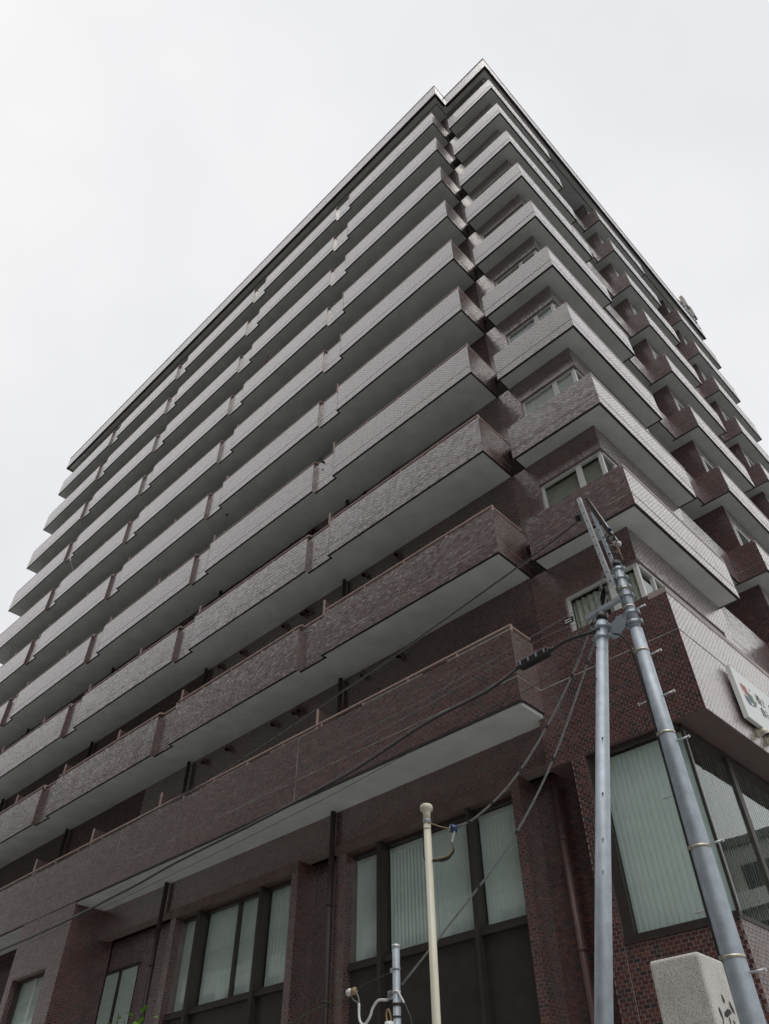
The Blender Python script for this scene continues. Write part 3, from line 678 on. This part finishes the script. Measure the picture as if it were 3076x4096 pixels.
def hood(y, z, lab):
    x = SK*y; e = emp('vent_hood', (x, y, z)); tag(e, lab, 'vent', 'round vents under the white sign')
    a = MB().tube([(0, 0, 0), (.012, 0, 0)], .085, 16).build('flange', 'cream', e, smooth=True)
    MB().tube([(.012, 0, 0), (.06, 0, 0), (.10, 0, -.015), (.125, 0, -.045), (.13, 0, -.075)], [.062, .062, .06, .058, .055], 16, cap=False).build('hood', 'cream', e, smooth=True)
    MB().tube([(.122, 0, -.05), (.128, 0, -.06)], .052, 14).build('grille', 'black', e)
hood(1.84, 7.50, 'cream round vent hood just below the corner of the white sign'); hood(2.16, 7.47, 'cream round vent hood further along under the white sign')

# ------------------------------------------------------------------ utility pole with its brace
PX, PY = .722, -3.52
U = emp('utility_pole', (PX, PY, 0)); tag(U, 'upright galvanised steel utility pole with step bolts and steel bands', 'pole')
def zr(z): return .092-(z-3.0)*.0078
MB().tube([(0, 0, 0), (0, 0, 3), (0, 0, 5), (0, 0, 6.4)], [zr(0), zr(3), zr(5), zr(6.4)], 32).build('shaft', 'galv', U, smooth=True)
MB().tube([(0, 0, 6.35), (0, 0, 7.27)], [.058, .046], 28).build('upper_shaft', 'galv', U, smooth=True)
MB().tube([(0, 0, 7.26), (0, 0, 7.34)], .049, 24).build('cap', 'black', U, smooth=True)
for z in (6.13, 5.21, 4.17, 3.35, 2.9, 6.69, 6.94):
    rr = zr(z) if z < 6.4 else .056
    bd_ = MB().tube([(0, 0, z-.012), (0, 0, z+.012)], rr+.004, 28).build('band', 'steel_band', U, smooth=True)
    MB().box(-rr*.7-.02, -rr*.7+.02, -rr*.75-.014, -rr*.75+.006, z-.016, z+.016).build('buckle', 'steel_band', bd_)
for k, (z, s) in enumerate(((6.065, 1), (5.6, -1), (5.595, 1), (5.12, 1), (4.657, -1), (4.183, 1), (3.71, -1), (3.242, 1), (2.77, -1), (6.64, 1), (6.65, -1))):
    r0 = zr(z) if z < 6.4 else .05
    b_ = MB().tube([(s*(r0-.01), 0, z), (s*(r0+.115), 0, z)], .0085, 8).build('step_bolt', 'galv_bright', U, smooth=True)
    MB().tube([(s*(r0+.113), 0, z), (s*(r0+.125), 0, z)], .014, 8).build('bolt_head', 'galv_bright', b_)
def clamp(z, r, parent, ox=0, oy=0, h=.05, ears=True, tilt=0):
    c = MB().tube([(ox, oy, z-h/2), (ox, oy, z+h/2)], r+.007, 24).build('clamp', 'galv', parent, smooth=True)
    e = MB()
    for s in (-1, 1):
        e.box(ox+(r+.003) if s > 0 else ox-(r+.034), ox+(r+.034) if s > 0 else ox-(r+.003), oy-.016, oy+.016, z-h*.4, z+h*.4)
        for yy in (-.02, .02): e.tube([(ox+s*(r+.022), oy-.055, z+yy*.5), (ox+s*(r+.022), oy+.045, z+yy*.5)], .006, 6)
    e.tube([(ox, oy-r-.03, z), (ox, oy-r, z)], .009, 6).tube([(ox-.03, oy-r-.025, z), (ox-.03, oy-r+.01, z)], .009, 6)
    e.build('bolt', 'galv', c)['kind'] = 'stuff'
for z, r in ((7.22, .047), (7.09, .048), (6.96, .05), (6.84, .053), (6.61, .057), (6.485, .06)): clamp(z, r, U, h=.028 if z > 6.7 else .045)
# slotted channel arm leaning up from the pole head, its twin and the rear brace
def channel(a, b, w=.06, name='channel_arm', m='galv_bright'):
    a, b = Vector(a), Vector(b); d = (b-a).normalized(); q = Vector((0, 1, 0)); q = (q-d*q.dot(d)).normalized(); s = d.cross(q)
    L = (b-a).length/2; c = (a+b)/2; m_ = MB()
    m_.obox(c-q*.018, d*L, s*w/2, q*.003)
    m_.obox(c+s*(w/2-.003), d*L, s*.003, q*.02); m_.obox(c-s*(w/2-.003), d*L, s*.003, q*.02)
    o = m_.build(name, m, U)
    h = MB(); n = int(L*2/.14)
    for k in range(n):
        p_ = a+d*(.06+k*.14)-q*.0205; h.tube([p_, p_-q*.002], .0085 if k % 4 else .011, 8)
    h.build('bolt_hole', 'black', o)
    return o
channel((-.085, -.075, 7.0), (-.20, -.075, 8.46), .05); channel((-.03, -.005, 7.28), (-.12, .03, 8.24), .036, m='galv')
br = MB().bar((-.14, .02, 8.47), (.05, .03, 7.66), .045, .045, (0, 1, 0)).build('brace_arm', 'bronze', U)
MB().bar((-.125, .05, 8.46), (.065, .06, 7.68), .012, .05, (0, 1, 0)).build('flange', 'galv_bright', br)
fb = MB().bar((-.05, -.06, 6.81), (-.49, -.05, 6.775), .05, .05).build('wire_arm', 'galv', U)
for k in range(4): MB().tube([(-.44+.1*k, -.08, 6.79), (-.44+.1*k, -.02, 6.79)], .008, 6).build('bolt', 'galv_bright', fb)
for (dx, z, n) in ((-.235, 8.21, 'shackle_insulator'),):
    ins = MB().tube([(dx-.05, 0, z+.03), (dx-.02, 0, z+.015)], [.04, .045], 14).build(n, 'black', U, smooth=True)
    for k in range(3): MB().tube([(dx-.08+.03*k, 0, z+.045-.015*k), (dx-.07+.03*k, 0, z+.04-.015*k)], .052, 14).build('shed', 'black', ins, smooth=True)
for k, (dx, z) in enumerate(((.03, 7.85), (.045, 7.62), (.09, 7.58), (.02, 7.70))):
    MB().tube([(dx, .02, z-.03), (dx, .02, z-.01), (dx, .02, z+.015), (dx, .02, z+.03)], [.018, .028, .028, .014], 10).build('insulator', 'porcelain' if k else 'navy', U, smooth=True)
for k in range(9):
    a = random.uniform(-.04, .05); z = 7.78-.05*k*random.uniform(.5, 1)
    MB().tube(curve_pts([(-.05+a*.2, 0, z), (.0+a, -.03, z+.04*random.uniform(-1, 1)), (.06+a*.3, .0, z-.06), (.03+a, .02, z-.16)], 5), .005, 6).build('jumper_wire', random.choice(('tan', 'cable', 'cable', 'cable_grey')), U)
MB().tube(curve_pts([(.0, -.01, 7.6), (-.02, 0, 7.3), (-.06, -.06, 6.9)], 5), .008, 6).build('jumper_wire', 'cable', U)
MB().tube(curve_pts([(-.22, -.07, 6.43), (-.13, -.08, 6.34), (-.082, -.05, 6.1), (-.084, -.02, 5.5), (-.094, -.02, 4.2), (-.108, -.02, 2.5), (-.128, -.02, .2)], 5), .011, 8).build('riser_cable', 'cable', U, smooth=True)
for o in U.children: o.location = o.location

SA = Vector((.405, -3.60, 6.60)); SB_ = Vector((-.30, -3.88, 2.95)); SD = (SB_-SA).normalized(); foot = SA+SD*((SA.z)/-SD.z); foot.z = 0
S = emp('brace_pole', foot); tag(S, 'leaning galvanised brace pole with a black cap, clamped to the upright pole', 'pole')
q0 = SA-foot; cap0 = q0+(-SD)*.13
MB().tube([(0, 0, 0), cap0-(-SD)*.1], [.083, .0615], 32).build('shaft', 'galv', S, smooth=True); MB().tube([cap0-(-SD)*.1, cap0], .065, 28).build('cap', 'black', S, smooth=True)
for k, zz in enumerate((6.55, 6.425)):
    c_ = foot+(SA-foot)*(zz/SA.z)-foot
    clamp(c_.z, .066, S, c_.x, c_.y, h=.042)
pl_ = MB(); 
for yy in (.0,): pl_.poly([(x-foot.x, PY-.04+yy-foot.y+d, z) for d in (0, .008) for (x, z) in ((.44, 6.57), (.45, 6.40), (.51, 6.38), (.64, 6.47), (.69, 6.60), (.60, 6.63))], [(5, 4, 3, 2, 1, 0), (6, 7, 8, 9, 10, 11)]+[(k, (k+1) % 6, (k+1) % 6+6, k+6) for k in range(6)])
pl_.build('bracket_plate', 'galv', S)
for t in (.40, .45, .62, .66, .72, .80, .9, .955):
    c_ = (SA-foot)*t+(foot-foot); s = -1 if t in (.9, .955) else 1
    r_ = .083+(.0615-.083)*t
    MB().tube([(c_.x+s*r_*.55-(0), c_.y-r_*.84, c_.z), (c_.x+s*r_*.62, c_.y-r_*.95-.006, c_.z)], .008, 8).build('bolt' if t < .7 else 'bolt_hole', 'galv_bright' if t < .7 else 'black', S)

# ------------------------------------------------------------------ wires
def wire(name, pts, r, m, label, cat='wire', group=None, n=6, y=-3.52, ties=0):
    p3 = [(q[0], y if len(q) == 2 else q[1], q[-1]) for q in pts]
    cp = curve_pts(p3, n); o = MB().tube(cp, r, 8).build(name, m, None, smooth=True); tag(o, label, cat, group)
    if ties:
        for k in range(3, len(cp)-2, ties):
            d = (cp[k+1]-cp[k]).normalized(); MB().tube([cp[k]-d*.02, cp[k]+d*.02], r*1.45, 8).build('tie', 'cable', o)
    return o
wire('overhead_wire', [(.45, 8.215), (-.35, 8.06), (-2.95, 7.69), (-6.13, 7.36), (-8.42, 7.22), (-14.3, 7.2), (-28, 7.6)], .0085, 'cable', 'high black wire from the pole arm insulator along the balconies', group='street wires')
wire('overhead_wire', [(.47, 8.205), (.2, 8.10), (-.35, 8.035), (-2.95, 7.665), (-6.13, 7.335), (-8.42, 7.195), (-14.3, 7.175), (-28, 7.575)], .005, 'cable_grey', 'thin grey wire lashed under the high black wire', group='street wires')
wire('overhead_cable', [(.40, -3.66, 6.50), (.24, -3.62, 6.55), (-.06, -3.55, 6.64), (-.33, 6.632)], .019, 'cable', 'short thick black cable from the brace pole clamp into the splice box', 'cable')
wire('overhead_cable', [(-.745, 6.615), (-1.27, 6.50), (-2.23, 6.46), (-3.3, 6.30), (-3.91, 6.24), (-5.46, 6.16), (-7.5, 6.09), (-9.18, 5.985), (-13.25, 5.9), (-27, 6.1)], .0135, 'cable', 'thick black cable sagging left from the splice box', 'cable')
wire('overhead_wire', [(-.75, 6.63), (-1.27, 6.53), (-2.23, 6.49), (-2.9, 6.40), (-3.91, 6.27), (-5.46, 6.185), (-7.5, 6.115), (-9.18, 6.01), (-13.25, 5.925), (-27, 6.13)], .007, 'cable_grey', 'grey messenger wire running just above the thick black cable', group='street wires')
wire('overhead_wire', [(.5, 7.10), (.08, 6.985), (-.65, 6.92), (-1.6, 6.85), (-3.0, 6.79), (-8, 6.75), (-16, 6.9)], .004, 'cable_grey', 'thin wire carrying the small black tag', group='street wires')
wire('overhead_wire', [(.24, 6.775), (.1, 6.70), (-.4, 6.62), (-1.27, 6.545)], .004, 'cable_grey', 'thin wire from the flat pole arm down to the thick cable', group='street wires')
wire('service_wire', [(.60, 7.45), (.50, 7.2), (.31, 6.8), (-.12, 6.215), (-.62, 5.69), (-1.11, 5.31), (-1.58, 5.105), (-1.87, 5.065)], .011, 'cable_grey', 'grey twisted service wire curving down to the cream pole insulator', ties=5)
wire('service_wire', [(.57, 7.14), (.45, 6.85), (.19, 6.425), (-.53, 5.395), (-1.21, 4.706), (-1.87, 4.258), (-2.70, -3.56, 3.70)], .0105, 'cable_grey', 'grey twisted service wire falling to the short galvanised pole', ties=5)
wire('overhead_wire', [(.24, 6.79), (-.3, 6.84), (-1.2, 6.78), (-3, 6.66), (-8, 6.5), (-16, 6.6)], .0035, 'cable_grey', 'thin grey wire from the tip of the flat pole arm along the street', group='street wires')
wire('overhead_wire', [(.36, -3.6, 6.46), (.0, -3.55, 6.40), (-.6, 6.3), (-2, 6.22), (-5, 6.02), (-12, 5.8)], .0035, 'cable', 'thin black wire leaving the lower brace clamp below the splice box', group='street wires')
wire('service_wire', [(-2.82, -3.58, 3.83), (-3.15, -3.58, 3.785), (-3.40, -3.58, 3.745)], .006, 'cable', 'short black wire between the short galvanised pole and the knob insulators', y=-3.58)
wire('service_wire', [(-3.42, -3.58, 3.74), (-4.0, -3.58, 3.66), (-5.2, -3.58, 3.46), (-7.5, -3.58, 3.25), (-12, -3.58, 3.3)], .004, 'leaf_dark', 'thin green wire running left from the knob insulators')
bx_ = emp('splice_box', (-.54, -3.52, 6.63)); tag(bx_, 'black ribbed cable splice box hanging on the thick street cable', 'splice box')
dv = Vector((.435, 0, .019)).normalized()
MB().obox((0, 0, 0), dv*.215, (0, .05, 0), (0, 0, .045)).build('case', 'black', bx_, bevel=.018); MB().obox((0, 0, -.03), dv*.2, (0, .058, 0), (0, 0, .006)).build('seam', 'cable', bx_)
for k in range(4): MB().obox(dv*(-.17+.112*k)+Vector((0, -.052, 0)), dv*.009, (0, .006, 0), (0, 0, .03)).build('clip', 'galv', bx_)
for s in (-1, 1): MB().tube([dv*s*.2, dv*s*.27], [.034, .02], 12).build('gland', 'cable', bx_, smooth=True)
tg = emp('cable_tag', (-.02, -3.52, 6.92)); tag(tg, 'small black name tag with white dashes hung on a thin wire', 'tag')
MB().obox((0, 0, -.02), (.07, 0, .0), (0, .003, 0), (0, 0, .037)).build('plate', 'black', tg)
for r_ in range(2): MB().obox((.0, -.0036, -.005-.03*r_), (.045, 0, 0), (0, .0008, 0), (0, 0, .006)).build('print_line', 'white', tg)
MB().tube([(-.05, 0, .012), (-.05, 0, .035)], .003, 6).tube([(.05, 0, .012), (.05, 0, .035)], .003, 6).build('tie', 'cable', tg)

# ------------------------------------------------------------------ cream pole
CX, CY = -2.247, -3.577
c = emp('service_pole', (CX, CY, 0)); tag(c, 'slim cream painted pole with a round cap in front of the window', 'pole')
MB().tube([(0, 0, 0), (0, 0, 5.25)], [.046, .041], 24).build('shaft', 'cream', c, smooth=True)
MB().tube([(0, 0, 5.25), (0, 0, 5.31), (0, 0, 5.34), (0, 0, 5.352), (0, 0, 5.40), (0, 0, 5.415)], [.043, .043, .05, .074, .072, .055], 24).build('cap', 'cream', c, smooth=True)
for z, r in ((5.225, .049), (5.235, .047), (5.21, .048)): MB().tube([(0, 0, z-.005), (0, 0, z+.005)], r, 20).build('strap', 'galv', c, smooth=True)
MB().tube([(0, 0, 5.135), (0, 0, 5.142)], .044, 20).build('tie', 'cable_grey', c)
MB().tube(curve_pts([(-.04, -.01, 5.14), (-.065, -.01, 5.0), (-.062, -.01, 4.86), (-.04, -.01, 4.80)], 6), .006, 6).build('lead_wire', 'cable', c)
s2 = emp('shackle_insulator', (-1.90, -3.55, 5.055)); tag(s2, 'navy and white shackle insulator tied to the cream pole', 'insulator')
MB().tube([(-.02, -.03, .0), (.03, .03, .0)], .042, 16).build('body', 'navy', s2, smooth=True); MB().tube([(-.023, -.034, 0), (-.018, -.028, 0)], .026, 14).build('face', 'porcelain', s2); MB().tube([(-.028, -.04, 0), (-.02, -.03, 0)], .01, 10).build('pin', 'tan', s2)
wire('tie_rope', [(-2.21, -3.6, 5.195), (-2.05, -3.58, 5.11), (-1.93, -3.57, 5.06)], .006, 'tan', 'tan rope tying the shackle insulator to the cream pole', 'rope')
lw = emp('lead_cable', (-1.93, -3.55, 4.8)); tag(lw, 'black taped lead cable hanging from the shackle insulator to the cream pole', 'cable')
MB().tube(curve_pts([(.05, 0, .23), (.02, 0, .17), (.0, 0, .115)], 5), .012, 8).build('sleeve', 'porcelain', lw, smooth=True)
for k in range(3): MB().tube(curve_pts([(.06, 0, .25), (.0, 0, .11), (-.005+.006*k, .01*k, .03), (-.06, .01*k, -.005-.008*k), (-.15, .0, -.01-.014*k), (-.27, -.02, 0-.012*k)], 6), [.006]*18+[.012]*8+[.006]*5, 8).build('core', 'cable' if k else 'tan', lw, smooth=True)

# ------------------------------------------------------------------ short galvanised pole
g = emp('service_pole', (-2.758, -3.58, 0)); tag(g, 'short galvanised pole with wire clips and a coil of wire', 'pole')
MB().tube([(0, 0, 0), (0, 0, 4.045)], .0395, 24).build('shaft', 'galv', g, smooth=True); MB().tube([(0, 0, 4.04), (0, 0, 4.07)], .0425, 24).build('cap', 'galv_bright', g, smooth=True)
for z, m in ((3.845, 'galv'), (3.64, 'galv_bright'), (3.535, 'cable'), (3.525, 'cable'), (3.425, 'cable')): MB().tube([(0, 0, z-.008), (0, 0, z+.008)], .044, 20).build('band', m, g, smooth=True)
MB().box(-.07, -.035, -.02, .02, 3.82, 3.86).build('bolt', 'galv_bright', g)
for k in range(4):
    z = 3.66-.022*k; MB().tube(curve_pts([(-.03, 0, z), (-.10, -.02, z-.015), (-.12, .01, z+.005), (-.06, .03, z+.01), (-.03, .02, z)], 5), .006, 6).build('wire_coil', 'cable_grey', g, smooth=True)
MB().tube(curve_pts([(.035, -.02, 3.64), (.07, -.01, 3.58), (.10, 0, 3.53)], 5), .013, 8).build('sleeve', 'porcelain', g, smooth=True); MB().tube(curve_pts([(.10, 0, 3.53), (.15, 0, 3.45), (.19, 0, 3.35), (.20, 0, 3.1)], 5), .011, 8).build('lead_wire', 'cable', g, smooth=True)
MB().tube(curve_pts([(-.03, .0, 3.60), (-.14, 0, 3.592), (-.26, 0, 3.605), (-.34, 0, 3.55), (-.38, 0, 3.48), (-.45, 0, 3.425), (-.51, 0, 3.44), (-.54, 0, 3.50), (-.545, 0, 3.62)], 6), .013, 8).build('conduit', 'white', g, smooth=True)
MB().tube(curve_pts([(-.1, -.03, 3.38), (-.12, -.03, 3.46), (-.09, -.03, 3.50), (-.06, -.03, 3.44), (-.05, -.03, 3.36)], 6), .009, 6).build('wire_loop', 'tan', g, smooth=True)
MB().tube([(-.05, -.06, 3.30), (-.05, -.06, 3.385)], .045, 16).build('junction_box', 'white', g, smooth=True)
kn = emp('knob_insulator', (-3.41, -3.58, 3.745)); tag(kn, 'pair of cream porcelain knob insulators on the thin green wire', 'insulator')
for dx, m in ((-.045, 'porcelain'), (.03, 'tan')): MB().tube([(dx-.03, 0, -.01), (dx-.02, 0, -.008), (dx+.02, 0, .002), (dx+.03, 0, .004)], [.018, .034, .034, .018], 12).build('knob', m, kn, smooth=True)
MB().tube(curve_pts([(-.02, 0, -.02), (.02, 0, -.08), (.1, 0, -.12)], 5), .007, 6).tube(curve_pts([(.05, 0, 0), (.09, 0, -.06), (.115, 0, -.13)], 5), .007, 6).build('lead_wire', 'cable_grey', kn, smooth=True)

# ------------------------------------------------------------------ granite post
st = emp('stone_post', (1.13, -5.3, 0)); tag(st, 'square granite name post with rounded top and black carved strokes', 'stone post')
gs = MB().box(.982-1.13, 1.292-1.13, -.15, .16, .1, 2.965).build('shaft', 'granite', st)
bv = gs.modifiers.new('bevel', 'BEVEL'); bv.width = .02; bv.segments = 4; bv.limit_method = 'ANGLE'
strokes = [[(-5.3033, 2.778), (-5.291, 2.7777), (-5.2697, 2.7521), (-5.2833, 2.7361), (-5.3014, 2.7397)], [(-5.2264, 2.754), (-5.2105, 2.7542), (-5.185, 2.7168), (-5.1848, 2.6986), (-5.2093, 2.7056), (-5.2261, 2.7256)],
 [(-5.3783, 2.7073), (-5.3646, 2.7051), (-5.3541, 2.6769), (-5.359, 2.6528), (-5.3768, 2.6662), (-5.3864, 2.6885)], [(-5.3255, 2.6885), (-5.2657, 2.7143), (-5.2318, 2.7107), (-5.2265, 2.6993), (-5.2985, 2.669), (-5.3282, 2.6704)],
 [(-5.3632, 2.664), (-5.3499, 2.6657), (-5.3659, 2.6318), (-5.3791, 2.6302)], [(-5.2821, 2.6703), (-5.2673, 2.6722), (-5.2709, 2.6434), (-5.2856, 2.6416)], [(-5.2387, 2.6658), (-5.2246, 2.6636), (-5.2136, 2.6503), (-5.2366, 2.6475)]]
for s in strokes:
    n = len(s); MB().poly([(1.2935-1.13+d, y+5.3, z) for d in (0, -.004) for (y, z) in s], [tuple(reversed(range(n)))]).build('carved_stroke', 'carve', st)
MB().box(-.3, .3, -.3, .3, .1, .3).build('plinth', 'granite', st, bevel=.02)

# ------------------------------------------------------------------ plants
def leaf(m, p, d, nrm, L, w):
    d = d.normalized(); s = d.cross(nrm).normalized(); n_ = s.cross(d)
    m.poly([p, p+d*L*.35+s*w*.5+n_*L*.05, p+d*L*.75+s*w*.36+n_*L*.02, p+d*L-n_*L*.08, p+d*L*.75-s*w*.36+n_*L*.02, p+d*L*.35-s*w*.5+n_*L*.05, p+d*L*.5], [(0, 1, 6), (1, 2, 6), (2, 3, 6), (3, 4, 6), (4, 5, 6), (5, 0, 6)])
def plant(name, loc, h, spread, nl, L, w, m, label, cat='plant', group=None, seed=1, pot=True):
    rg = random.Random(seed); e = emp(name, loc); tag(e, label, cat, group); st_ = MB(); lf = MB()
    for k in range(max(3, nl//14)):
        a = rg.uniform(0, 6.28); rr = spread*rg.uniform(.1, .8); tip = Vector((rr*math.cos(a), rr*math.sin(a), h*rg.uniform(.88, 1)))
        st_.tube([(0, 0, 0), tip*.5+Vector((0, 0, h*.08)), tip], [.012, .008, .004], 6)
        for j in range(14):
            f = rg.uniform(.35, 1); p_ = tip*f; a2 = rg.uniform(0, 6.28)
            d = Vector((math.cos(a2), math.sin(a2), rg.uniform(-.2, .9))); leaf(lf, p_, d, Vector((rg.uniform(-.3, .3), rg.uniform(-.3, .3), 1)), L*rg.uniform(.6, 1.1), w*rg.uniform(.7, 1.1))
    st_.build('stem', 'stem', e); lf.build('foliage', m, e)
    if pot: MB().tube([(0, 0, -.02), (0, 0, .16)], [.08, .11], 14).build('pot', 'pot', e)
    return e
# shrub on the street side, its top shoots just reach into view
plant('street_shrub', (-9.6, -2.5, .12), 4.40, .45, 700, .2, .09, 'leaf', 'bright green leafy shrub top in front of the dark recessed bay', 'shrub', seed=5, pot=False)
def bplant(x, i, h, nl, m, lab, seed): return plant('potted_plant', (x, YS+.27, T(i)-PLB+.17), h, .34, nl, .16, .06, m, lab, 'plant', 'plants on the balconies', seed)
bplant(-11.5, 6, 1.62, 70, 'leaf', 'pale leafy plant reaching well over a balcony parapet near an antenna mast', 3)
bplant(-8.3, 6, 1.2, 70, 'leaf_dark', 'low dark plant showing over the parapet beside a set-back', 4)
bplant(-8.5, 0, 1.4, 42, 'leaf_dark', 'small plant on the highest long balcony', 8)
bplant(-12.3, 3, 1.6, 42, 'flower', 'red flowering plant on an upper long balcony', 9)
hk = emp('clothes_pole', (-26.1, YS+.1, T(4)+.27)); tag(hk, 'thin white clothes pole sticking out over a high balcony rail', 'clothes pole')
MB().tube([(0, 0, 0), (.25, -.42, .28)], .02, 8).build('rod', 'porcelain', hk); MB().tube([(.25, -.42, .28), (.22, -.46, .5)], .03, 8).build('hook', 'porcelain', hk)
an = emp('balcony_antenna', (-13.15, YS+.1, T(6)-PLB+.17)); tag(an, 'slim black mast with a small antenna on a balcony parapet', 'antenna')
MB().tube([(0, 0, 0), (0, 0, 2.15)], .012, 8).build('mast', 'black', an); MB().tube([(0, 0, 2.1), (0, 0, 2.15)], [.05, .03], 12).build('head', 'black', an); MB().tube([(0, .05, 1.25), (0, -.04, 1.3)], [.14, .02], 14).build('dish', 'black', an)

# ------------------------------------------------------------------ roof antennas
ra = emp('cell_antenna', (.40, 18.2, 39.41)); tag(ra, 'pair of phone antenna panels on a steel frame at the roof edge', 'antenna')
MB().bar((-.1, -.9, .12), (.1, 1.0, .12), .08, .12).bar((-.1, -.9, .55), (.1, 1.0, .55), .05, .05).build('frame', 'galv', ra)
for k, (y, z) in enumerate(((.15, 1.05), (1.05, 1.0))):
    MB().tube([(0, y, 0), (0, y, z+.5)], .04, 10).build('mast', 'galv', ra, smooth=True); MB().box(.02, .22, y-.2, y+.2, z-.35, z+.75).build('panel', 'conc_tan', ra, bevel=.03)
for k in range(7):
    y = -.7+k*.25; MB().tube(curve_pts([(.05, y, .1), (.1, y+.05, .4), (.02, y+.1, .6)], 4), .03, 6).build('feeder_cable', random.choice(('galv', 'cable', 'leaf_dark')), ra); MB().box(-.05, .12, y-.06, y+.06, .15, .4).build('radio_unit', random.choice(('conc', 'galv', 'conc_white')), ra)
MB().tube(curve_pts([(0, .1, .8), (0, -.4, .9), (.0, -.9, .5)], 5), .015, 6).build('loop_cable', 'cable', ra)

# ------------------------------------------------------------------ neighbours that the tiles and panes mirror
def neighbour(name, label, x0, x1, y0, y1, h, m, band, fh, side):
    n = emp(name, ((x0+x1)/2, (y0+y1)/2, 0)); tag(n, label, 'building'); off = Matrix.Translation(-Vector(n.location)); ch = []
    ch.append(MB().box(x0, x1, y0, y1, 0, h).build('wall', m, n)); ch.append(MB().box(x0-.1, x1+.1, y0-.1, y1+.1, h, h+.5).build('roof', 'conc', n))
    k = 1
    while k*fh < h-1:
        z = k*fh; bm = MB(); wm = MB()
        if side == '+Y':
            bm.box(x0, x1, y1+.002, y1+.5, z, z+1.0); xx = x0+.6
            while xx < x1-2: wm.box(xx, xx+2.0, y1+.002, y1+.03, z+1.05, z+2.5); xx += 3.1
        else:
            bm.box(x0-.4, x0-.002, y0, y1, z, z+.9).box(x0, x1, y0-.4, y0-.002, z, z+.9); yy = y0+.6
            while yy < y1-2: wm.box(x0-.03, x0-.002, yy, yy+2, z+1.0, z+2.4); yy += 3
            xx = x0+.6
            while xx < x1-2: wm.box(xx, xx+2, y0-.03, y0-.002, z+1.0, z+2.4); xx += 3
        ch.append(bm.build('balcony_band', band, n)); w_ = wm.build('window', 'spandrel', n); ch.append(w_)
        k += 1
    for o in ch: o.matrix_parent_inverse = off
neighbour('office_building', 'long brown office block across the main street', -130, 12, -40, -24.6, 44, 'office', 'conc', 3.4, '+Y')
neighbour('tower_block', 'grey block with white balcony bands along the side street', 9, 24, 38, 60, 19, 'tower', 'conc_white', 3.1, '-X')
neighbour('shop_building', 'low pale shop row across the main street, below the office block', -95, -17, -24, -21.6, 14.6, 'conc_white', 'tower', 3.6, '+Y')
